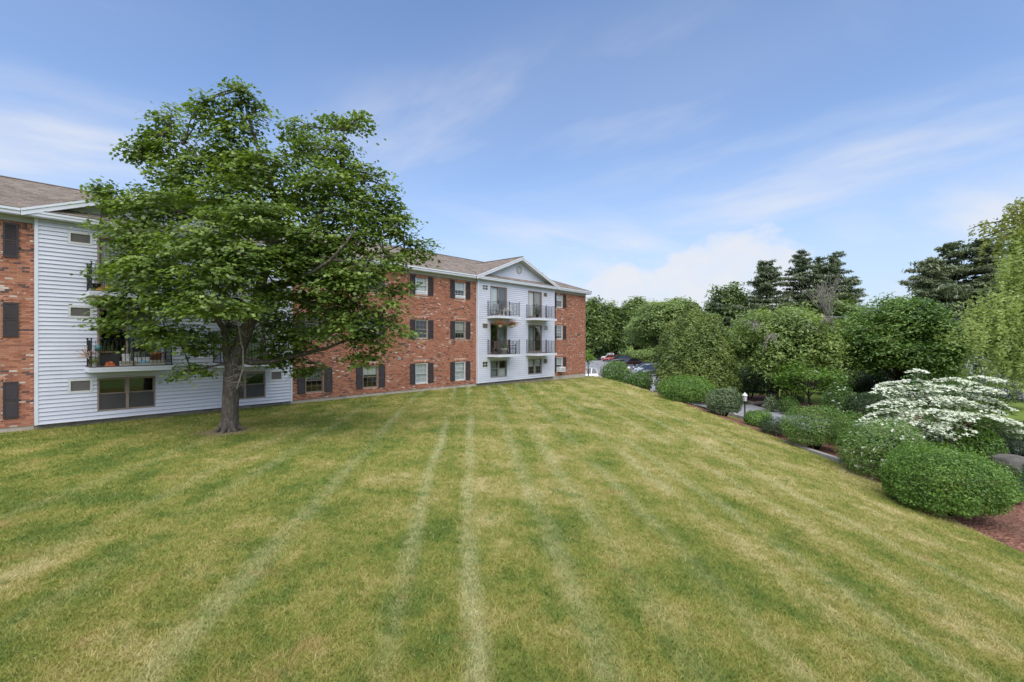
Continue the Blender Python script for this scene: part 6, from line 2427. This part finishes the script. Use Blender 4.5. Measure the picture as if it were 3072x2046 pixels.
def lamp_post(label, dx, Y, ztop):
    x = (dx * KD - 1536) / 1430 * Y
    gz = h1(x, Y) - 0.03
    root = empty('lamp_post', (x, Y, gz))
    tag(root, label, 'lamp', 'lantern posts along the drive')
    hh = ztop - gz
    MB().lathe([(0.075, 0), (0.075, 0.25), (0.045, 0.32), (0.038, hh - 0.62), (0.06, hh - 0.58), (0.06, hh - 0.55)], (0, 0, 0), 10).build('post', M['iron'], root, True)
    m = MB()
    m.lathe([(0.09, 0), (0.135, 0.30), (0.135, 0.31)], (0, 0, hh - 0.54), 6)
    m.build('lantern', M['lampglass'], root)
    m = MB()
    m.lathe([(0.17, 0.0), (0.165, 0.03), (0.10, 0.13), (0.03, 0.17), (0.02, 0.22), (0.0, 0.23)], (0, 0, hh - 0.23), 10)
    m.build('lamp_cap', M['whiteframe'], root, True)
    m = MB()
    for a in range(6):
        an = a * math.pi / 3
        m.bar((0.092 * math.cos(an), 0.092 * math.sin(an), hh - 0.54), (0.14 * math.cos(an), 0.14 * math.sin(an), hh - 0.23), 0.014, 0.014)
    m.build('lantern_frame', M['whiteframe'], root)
    return root


M['lampglass'] = plain('frosted_lamp_glass', (0.55, 0.56, 0.58), 0.3, 0.1)
lamp_post('white lantern post beside the drive behind the grey green shrub', 1713, 29.4, at(1713, 902, 29.4).z)
lamp_post('white lantern among the shrubs near the parking lot', 1446, 47.0, at(1446, 842, 47.0).z)

# utility pole and wires by the street
pp = at(1890, 735, 68)
gz = h1(pp.x, 68)
ptop = at(1890, 728, 68).z + 0.4
up = empty('utility_pole', (pp.x, 68, gz))
tag(up, 'wooden utility pole with crossarm among the dead branches', 'pole')
M['polewood'] = make_bark('pole_wood', (0.20, 0.17, 0.145), (0.36, 0.32, 0.28), (5, 5, 0.5))
MB().lathe([(0.16, 0), (0.12, ptop - gz)], (0, 0, 0), 10).build('pole', M['polewood'], up, True)
MB().box(-1.2, 1.2, -0.06, 0.06, ptop - gz - 0.55, ptop - gz - 0.42).build('crossarm', M['polewood'], up)
for i, (zo, xo) in enumerate(((-0.35, -1.1), (-0.35, 1.1), (-1.6, 0.1), (-2.2, 0.1))):
    a = Vector((pp.x + xo, 68, ptop + zo))
    b = Vector((pp.x + 28 + xo, 34, ptop + zo + 0.2))
    pts = [a.lerp(b, t) + Vector((0, 0, -1.1 * 4 * t * (1 - t))) for t in np.linspace(0, 1, 13)]
    m = MB()
    m.tube(pts, 0.018, 4)
    b2 = Vector((pp.x - 16 + xo, 118, ptop + zo))
    pts = [a.lerp(b2, t) + Vector((0, 0, -1.1 * 4 * t * (1 - t))) for t in np.linspace(0, 1, 13)]
    m.tube(pts, 0.018, 4)
    tag(m.build('overhead_wire', M['wire'] if 'wire' in M else M.setdefault('wire', plain('wire', (0.30, 0.31, 0.32), 0.5, 0.1))), ['top left wire on the utility pole crossarm', 'top right wire on the utility pole crossarm', 'middle wire on the utility pole', 'lowest wire on the utility pole'][i], 'wire', 'street wires')


# house across the street
def house(label, x, y, rz, w, d, hwall, wallmat, seed):
    gz_ = h1(x, y) - 0.1
    root = empty('house', (x, y, gz_), rz)
    tag(root, label, 'house', 'houses across the street')
    MB().box(-w / 2, w / 2, -d / 2, d / 2, 0, hwall).build('wall', wallmat, root)
    rf = MB()
    o = 0.4
    zr = hwall + d * 0.32
    rf.prism([(-d / 2 - o, hwall - 0.1), (0, zr), (d / 2 + o, hwall - 0.1), (d / 2 + o, hwall - 0.28), (0, zr - 0.2), (-d / 2 - o, hwall - 0.28)], -w / 2 - o, w / 2 + o)
    r_ = rf.build('roof', M['shingle'], root)
    MB().box(w * 0.2, w * 0.2 + 0.7, -0.4, 0.4, zr - 0.6, zr + 0.8).build('chimney', M['mortar'], r_)
    for g_ in (-1, 1):
        MB().prism_y([(0, 0), (0, 0), (0, 0)], 0, 0)
    gm = MB()
    gm.prism([(-d / 2, hwall), (0, zr - 0.2), (d / 2, hwall)], -w / 2 + 0.02, w / 2 - 0.02)
    gm.build('gable_wall', wallmat, root)
    for i in range(4):
        xx = -w / 2 + w * (i + 0.5) / 4
        for sy in (-1, 1):
            wn = MB()
            y0 = sy * d / 2
            wn.box(xx - 0.5, xx + 0.5, min(y0, y0 + sy * 0.05), max(y0, y0 + sy * 0.05), 1.0, 2.3)
            wo = wn.build('window', M['whiteframe'], root)
            MB().box(xx - 0.42, xx + 0.42, min(y0 + sy * 0.052, y0 + sy * 0.06), max(y0 + sy * 0.052, y0 + sy * 0.06), 1.08, 2.22).build('pane', M['carglass'], wo)
    for i in range(3):
        yy = -d / 2 + d * (i + 0.5) / 3
        wo = MB().box(-w / 2 - 0.05, -w / 2, yy - 0.5, yy + 0.5, 1.0, 2.3).build('window', M['whiteframe'], root)
        MB().box(-w / 2 - 0.06, -w / 2 - 0.052, yy - 0.42, yy + 0.42, 1.08, 2.22).build('pane', M['carglass'], wo)


M['housewhite'] = plain('house_white', (0.66, 0.67, 0.68), 0.7, 0.1)
house('low white house across the street behind the weeping tree', 62, 56, R(20), 13, 8, 2.9, M['housewhite'], 1)
house('pale house across the street behind the ash tree', 60, 96, R(8), 12, 8, 3.0, M['housewhite'], 2)

# ------------------------------------------------------------------ things on the balconies
M['plastic'] = plain('white_plastic', (0.74, 0.74, 0.72), 0.5, 0.08)
M['beige'] = plain('beige_plastic', (0.58, 0.54, 0.44), 0.6, 0.1)
M['orange'] = plain('orange_cloth', (0.62, 0.16, 0.06), 0.9, 0.2)
M['yellow'] = plain('yellow_plush', (0.62, 0.36, 0.10), 0.95, 0.25)
M['blue'] = plain('pale_blue_cloth', (0.28, 0.50, 0.62), 0.9, 0.25)
M['teal'] = plain('teal_glaze', (0.10, 0.25, 0.25), 0.3, 0.15)
M['terracotta'] = plain('terracotta', (0.42, 0.17, 0.09), 0.85, 0.2)
M['black'] = plain('black_enamel', (0.015, 0.015, 0.016), 0.35, 0.2)
M['darkpanel'] = plain('dark_panel', (0.05, 0.048, 0.05), 0.7, 0.25)
M['wood'] = plain('worn_wood', (0.27, 0.17, 0.10), 0.8, 0.3, 7)
M['greyplastic'] = plain('grey_plastic', (0.33, 0.34, 0.35), 0.6, 0.15)
M['brown'] = plain('brown_wicker', (0.12, 0.075, 0.055), 0.8, 0.3, 25)


def thing(mb_, name, mat, t, y, z, label, cat, group=None, rz=0.0, smooth=False):
    o = mb_.build(name, mat, None, smooth)
    o.matrix_world = BMAT @ Matrix.Translation((t, y, z)) @ Matrix.Rotation(rz, 4, 'Z')
    tag(o, label, cat, group)
    return o


def thing_root(name, t, y, z, label, cat, group=None, rz=0.0):
    o = empty(name)
    o.matrix_world = BMAT @ Matrix.Translation((t, y, z)) @ Matrix.Rotation(rz, 4, 'Z')
    tag(o, label, cat, group)
    return o


def open_box(w, d, h, th=0.02):
    m = MB()
    m.box(-w / 2, w / 2, -d / 2, d / 2, 0, th)
    m.box(-w / 2, w / 2, -d / 2, -d / 2 + th, th, h).box(-w / 2, w / 2, d / 2 - th, d / 2, th, h)
    m.box(-w / 2, -w / 2 + th, -d / 2 + th, d / 2 - th, th, h).box(w / 2 - th, w / 2, -d / 2 + th, d / 2 - th, th, h)
    m.box(-w / 2 - 0.012, w / 2 + 0.012, -d / 2 - 0.012, -d / 2 + 0.0, h - 0.03, h)
    return m


def heap(w, d, h, seed, n=10):
    rng = np.random.default_rng(seed)
    m = MB()
    V = []
    for j in range(n + 1):
        for i in range(n + 1):
            u, v = i / n * 2 - 1, j / n * 2 - 1
            e = max(0, 1 - (abs(u) ** 2.6 + abs(v) ** 2.6))
            V.append((u * w / 2, v * d / 2, h * (e ** 0.6) * (0.65 + 0.5 * rng.random())))
    F_ = [(j * (n + 1) + i, j * (n + 1) + i + 1, (j + 1) * (n + 1) + i + 1, (j + 1) * (n + 1) + i) for j in range(n) for i in range(n)]
    m.add(V, F_)
    return m


Z2, Z3 = 2.333, 5.223
YF = GY - 1.02 + 0.22
GL = 'things on the left second floor balcony'
thing(open_box(0.52, 0.22, 0.17), 'planter_box', M['beige'], 2.58, YF, Z2, 'beige trough planter at the middle of the left balcony rail', 'planter', GL)
thing(open_box(0.50, 0.22, 0.19), 'planter_box', M['beige'], 3.52, YF, Z2, 'beige trough planter at the right end of the left balcony', 'planter', GL)
thing(open_box(0.46, 0.24, 0.09), 'tray', M['plastic'], 3.05, YF, Z2, 'shallow white tray under a pale blue cloth on left balcony', 'tray', GL)
thing(heap(0.44, 0.22, 0.13, 2), 'blue_cloth', M['blue'], 3.05, YF, Z2 + 0.06, 'pale blue cloth heaped in a tray on left balcony', 'cloth', GL)
b = MB().box(-0.12, 0.12, -0.10, 0.10, 0, 0.40).box(-0.13, 0.13, -0.11, 0.11, 0.401, 0.45)
thing(b, 'white_bin', M['plastic'], 2.55, YF + 0.27, Z2, 'tall white plastic bin on the left second floor balcony', 'bin', GL)
b = MB().box(-0.11, 0.11, -0.10, 0.10, 0, 0.27).box(-0.12, 0.12, -0.11, 0.11, 0.271, 0.30)
thing(b, 'white_box', M['plastic'], 2.92, YF + 0.27, Z2, 'left of two low white boxes behind the blue cloth', 'box', GL)
b = MB().box(-0.11, 0.11, -0.10, 0.10, 0, 0.28).box(-0.12, 0.12, -0.11, 0.11, 0.281, 0.31)
thing(b, 'white_box', M['plastic'], 3.20, YF + 0.27, Z2, 'right of two low white boxes behind the blue cloth', 'box', GL)
b = MB().box(-0.30, 0.30, -0.015, 0.015, 0.02, 0.42).box(-0.32, 0.32, -0.02, 0.02, 0.42, 0.45)
thing(b, 'leaning_board', M['darkpanel'], 2.05, YF + 0.18, Z2, 'dark board leaning behind an orange cloth on left balcony', 'board', GL)
thing(heap(0.34, 0.2, 0.17, 3), 'orange_cloth', M['orange'], 2.02, YF - 0.02, Z2, 'orange cloth bundle on the left balcony floor', 'cloth', GL)
tb = thing_root('side_table', 1.86, YF + 0.36, Z2, 'small wooden table behind the dark board on left balcony', 'table', GL)
MB().box(-0.42, 0.42, -0.2, 0.2, 0.52, 0.555).build('table_top', M['wood'], tb)
for sx in (-0.37, 0.37):
    for sy in (-0.16, 0.16):
        MB().box(sx - 0.02, sx + 0.02, sy - 0.02, sy + 0.02, 0, 0.519).build('leg', M['wood'], tb)
gz_ = thing_root('gazing_ball', 1.66, YF + 0.05, Z2, 'teal glass ball on a slim stand at the left balcony corner', 'ball', GL)
MB().lathe([(0.08, 0), (0.02, 0.05), (0.02, 0.56), (0.06, 0.60)], (0, 0, 0), 10).build('stand', M['greyplastic'], gz_)
MB().lathe([(0.13 * math.sin(a), 0.70 - 0.13 * math.cos(a)) for a in np.linspace(0.1, math.pi - 0.02, 11)], (0, 0, 0), 14).build('ball', M['teal'], gz_, True)
gr = thing_root('kettle_grill', 3.02, YF + 0.45, Z2, 'black kettle grill on three legs on the left balcony', 'grill', GL)
MB().lathe([(0.03, 0.50), (0.16, 0.54), (0.22, 0.62), (0.235, 0.70), (0.24, 0.71)], (0, 0, 0), 16).build('bowl', M['black'], gr, True)
MB().lathe([(0.242, 0.715), (0.22, 0.80), (0.14, 0.87), (0.03, 0.89), (0.02, 0.93)], (0, 0, 0), 16).build('lid', M['black'], gr, True)
for a in range(3):
    an = a * 2.09
    MB().tube([(0.14 * math.cos(an), 0.14 * math.sin(an), 0.54), (0.26 * math.cos(an), 0.26 * math.sin(an), 0)], 0.012, 6).build('leg', M['greyplastic'], gr)
pt = thing_root('terracotta_pot', 3.55, YF + 0.32, Z2, 'large terracotta pot with a plant on the left balcony', 'pot', GL)
MB().lathe([(0.15, 0), (0.21, 0.42), (0.235, 0.42), (0.235, 0.50), (0.20, 0.50), (0.19, 0.46)], (0, 0, 0), 16).build('pot', M['terracotta'], pt, True)


def plant_on(root, h, r, n, mat, seed, z0):
    rng = np.random.default_rng(seed)
    C = rng.normal(size=(n, 3)) * np.array([r, r, h * 0.35]) + np.array([0, 0, z0 + h * 0.5])
    Nn = nrm(rng.normal(size=(n, 3)) * 0.6 + np.array([0, 0, 0.8]))
    return leaves('foliage', C, Nn, rng.uniform(0.03, 0.06, n), LEAF_OVAL, mat, root, rng)


plant_on(pt, 0.45, 0.14, 220, M['leaf_dark'], 5, 0.48)
dp = thing_root('dried_flowers', 1.30, YF - 0.08, Z2 + 0.46, 'spray of dried pinkish flowers tied outside the left balcony corner', 'flowers', GL)
m = MB()
rr = np.random.default_rng(9)
for i in range(40):
    e = Vector((rr.normal() * 0.15, rr.normal() * 0.12, rr.normal() * 0.12 + 0.05))
    m.tube([(0.08, 0.05, -0.1), tuple(e * 0.5), tuple(e)], [0.006, 0.005, 0.012], 4)
m.build('stems', plain('dried_flower', (0.60, 0.42, 0.34), 0.9, 0.3), dp)
pl_ = thing_root('corner_plant', 1.36, YF + 0.05, Z2, 'small yellow green plant at the left balcony corner', 'plant', GL)
MB().lathe([(0.06, 0), (0.08, 0.12), (0.09, 0.12)], (0, 0, 0), 10).build('pot', M['plastic'], pl_)
pl_.location = bw(1.55, YF - 0.08, Z2)
plant_on(pl_, 0.22, 0.07, 120, M['leaf_gold'], 6, 0.1)

GU = 'things on the left third floor balcony'
for i, (tt, sc, lb) in enumerate(((1.68, 1.0, 'left yellow plush bundle on the upper left balcony'), (1.98, 1.15, 'right yellow plush bundle on the upper left balcony'))):
    thing(heap(0.30 * sc, 0.24, 0.22 * sc, 20 + i), 'plush_bundle', M['yellow'], tt, YF, Z3, lb, 'plush', GU)
cb = thing_root('storage_tote', 2.35, YF + 0.18, Z3, 'grey plastic tote on the upper left balcony', 'tote', GU)
MB().box(-0.27, 0.27, -0.2, 0.2, 0, 0.42).build('tub', M['greyplastic'], cb)
MB().box(-0.29, 0.29, -0.22, 0.22, 0.421, 0.47).build('lid', M['plastic'], cb)
for i, (tt, lb) in enumerate(((2.25, 'leftmost black planter hooked on the upper balcony rail'), (2.75, 'middle black planter hooked on the upper balcony rail'), (3.4, 'rightmost black planter hooked on the upper balcony rail'))):
    rp = thing_root('rail_planter', tt, GY - 1.02 + 0.17, Z3 + 0.78, lb, 'planter', GU)
    open_box(0.44, 0.18, 0.15).build('trough', M['black'], rp)
    MB().box(-0.12, -0.10, -0.125, -0.093, 0.0, 0.235).box(0.10, 0.12, -0.125, -0.093, 0.0, 0.235).build('hook', M['iron'], rp)


def potted(t, y, z, label, h, r, n, mat, seed, pot=None):
    p = thing_root('potted_plant', t, y, z, label, 'plant', 'potted plants on the balconies')
    MB().lathe([(0.09, 0), (0.13, 0.22), (0.145, 0.22), (0.145, 0.26), (0.12, 0.26)], (0, 0, 0), 12).build('pot', pot or M['plastic'], p, True)
    plant_on(p, h, r, n, mat, seed, 0.24)
    return p


potted(1.62, YF, Z3, 'leafy green plant at the left end of upper left balcony', 0.75, 0.13, 260, M['leaf_mid'], 31, M['black'])


def patio_chair(t, y, z, label, mat, rz=0.0, hgt=0.85):
    c = thing_root('patio_chair', t, y, z, label, 'chair', 'chairs on the far balconies', rz)
    MB().box(-0.24, 0.24, -0.24, 0.24, 0.40, 0.44).build('seat', mat, c)
    b_ = MB()
    for i in range(6):
        xx = -0.20 + i * 0.08
        b_.box(xx - 0.022, xx + 0.022, 0.21, 0.235, 0.441, hgt)
    b_.box(-0.24, 0.24, 0.205, 0.24, hgt + 0.001, hgt + 0.05)
    b_.build('backrest', mat, c)
    for sx in (-0.22, 0.22):
        for sy in (-0.22, 0.22):
            MB().box(sx - 0.018, sx + 0.018, sy - 0.018, sy + 0.018, 0, 0.399).build('leg', mat, c)
        MB().box(sx - 0.02, sx + 0.02, -0.24, 0.20, 0.60, 0.63).box(sx - 0.015, sx + 0.015, -0.235, -0.205, 0.441, 0.60).build('armrest', mat, c)
    return c


ZF2, ZF3 = 2.333, 5.203
FY = GY - 0.55
patio_chair(25.60, FY + 0.2, ZF2, 'brown wicker chair on the far lower balcony', M['brown'], R(200), 1.0)
patio_chair(24.35, FY + 0.1, ZF2, 'dark chair at the left of the far lower balcony', M['brown'], R(150), 0.9)
patio_chair(26.05, FY - 0.05, ZF2, 'black chair at the right end of far lower balcony', M['black'], R(215), 0.72)
wb = thing_root('white_tub', 24.80, FY - 0.25, ZF2, 'white wicker tub planter on the far lower balcony', 'planter', None)
MB().lathe([(0.20, 0), (0.24, 0.36), (0.26, 0.36), (0.26, 0.40), (0.22, 0.40)], (0, 0, 0), 14).build('tub', M['plastic'], wb, True)
plant_on(wb, 0.3, 0.12, 160, M['leaf_mid'], 41, 0.36)
pt2 = thing_root('patio_table', 25.1, FY, ZF2, 'small dark round table on the far lower balcony', 'table')
MB().lathe([(0.30, 0.56), (0.30, 0.59)], (0, 0, 0), 18).build('table_top', M['black'], pt2)
MB().lathe([(0.18, 0), (0.025, 0.03), (0.025, 0.559)], (0, 0, 0), 10).build('pedestal', M['black'], pt2)
wt = thing_root('white_stool', 24.95, FY - 0.1, ZF3, 'white plastic stool on the far upper balcony', 'stool')
MB().box(-0.2, 0.2, -0.2, 0.2, 0.40, 0.44).build('seat', M['plastic'], wt)
for sx in (-1, 1):
    for sy in (-1, 1):
        MB().bar((sx * 0.15, sy * 0.15, 0.40), (sx * 0.21, sy * 0.21, 0.0), 0.04, 0.03).build('leg', M['plastic'], wt)
patio_chair(25.75, FY + 0.15, ZF3, 'white patio chair on the far upper balcony', M['plastic'], R(190), 0.82)
patio_chair(24.3, FY + 0.2, ZF3, 'grey patio chair left on the far upper balcony', M['greyplastic'], R(160), 0.8)
pk = potted(29.05, FY - 0.1, ZF3, 'dark leafy plant on the far right upper balcony', 0.55, 0.13, 420, M['leaf_yew'], 43, M['black'])


def basket(t, z, label, seed):
    yb = GY - 0.98
    r_ = thing_root('hanging_basket', t, yb, z, label, 'basket', 'flower baskets under the far upper balcony')
    MB().lathe([(0.08, -0.16), (0.15, -0.06), (0.17, 0.04), (0.15, 0.04)], (0, 0, 0), 14).build('pot', M['beige'], r_, True)
    rng = np.random.default_rng(seed)
    n = 700
    C = rng.normal(size=(n, 3)) * np.array([0.19, 0.19, 0.10]) + np.array([0, 0, 0.12])
    leaves('foliage', C, nrm(rng.normal(size=(n, 3)) + np.array([0, 0, 0.7])), rng.uniform(0.025, 0.045, n), LEAF_OVAL, M['leaf_dogwood'], r_, rng)
    n = 520
    C = rng.normal(size=(n, 3)) * np.array([0.21, 0.21, 0.11]) + np.array([0, 0, 0.15])
    leaves('flowers', C, nrm(rng.normal(size=(n, 3)) + np.array([0, -0.4, 0.6])), rng.uniform(0.02, 0.04, n), LEAF_ROUND, M['flower_red'], r_, rng)['kind'] = 'stuff'
    w = MB()
    for a in range(3):
        an = a * 2.09
        w.tube([(0.16 * math.cos(an), 0.16 * math.sin(an), 0.04), (0, 0, 4.99 - z)], 0.004, 4)
    w.build('hanger', M['iron'], r_)


basket(24.22, 4.46, 'left hanging basket of red flowers below the far balcony', 51)
basket(25.50, 4.46, 'right hanging basket of red flowers below the far balcony', 52)


# air conditioners
def window_ac(t0, t1, z, y_out, label, hh=0.36):
    r_ = thing_root('air_conditioner', (t0 + t1) / 2, 0.0, z, label, 'air conditioner', 'window air conditioners')
    w = t1 - t0
    MB().box(-w / 2, w / 2, -y_out, 0.075, 0, hh).build('case', M['plastic'], r_)
    g_ = MB()
    for i in range(9):
        g_.box(-w / 2 + 0.04 + i * (w - 0.08) / 9, -w / 2 + 0.04 + (i + 0.6) * (w - 0.08) / 9, -y_out - 0.008, -y_out - 0.001, 0.05, hh - 0.05)
    tag(g_.build('grille', M['greyplastic'], r_), kind='stuff')
    sd_ = MB()
    for i in range(5):
        sd_.box(w / 2 + 0.001, w / 2 + 0.006, -y_out + 0.04 + i * 0.04, -y_out + 0.06 + i * 0.04, 0.06, hh - 0.06)
    tag(sd_.build('side_louvres', M['greyplastic'], r_), kind='stuff')
    return r_


window_ac(32.95, 33.68, 0.56, 0.42, 'white window air conditioner sticking out of the far ground floor window', 0.42)
window_ac(17.45, 18.29, 6.36, 0.02, 'white air conditioner panel at the bottom of a third floor brick window', 0.20)
window_ac(20.86, 21.69, 6.36, 0.02, 'white air conditioner panel in the third floor window next to the siding', 0.15)
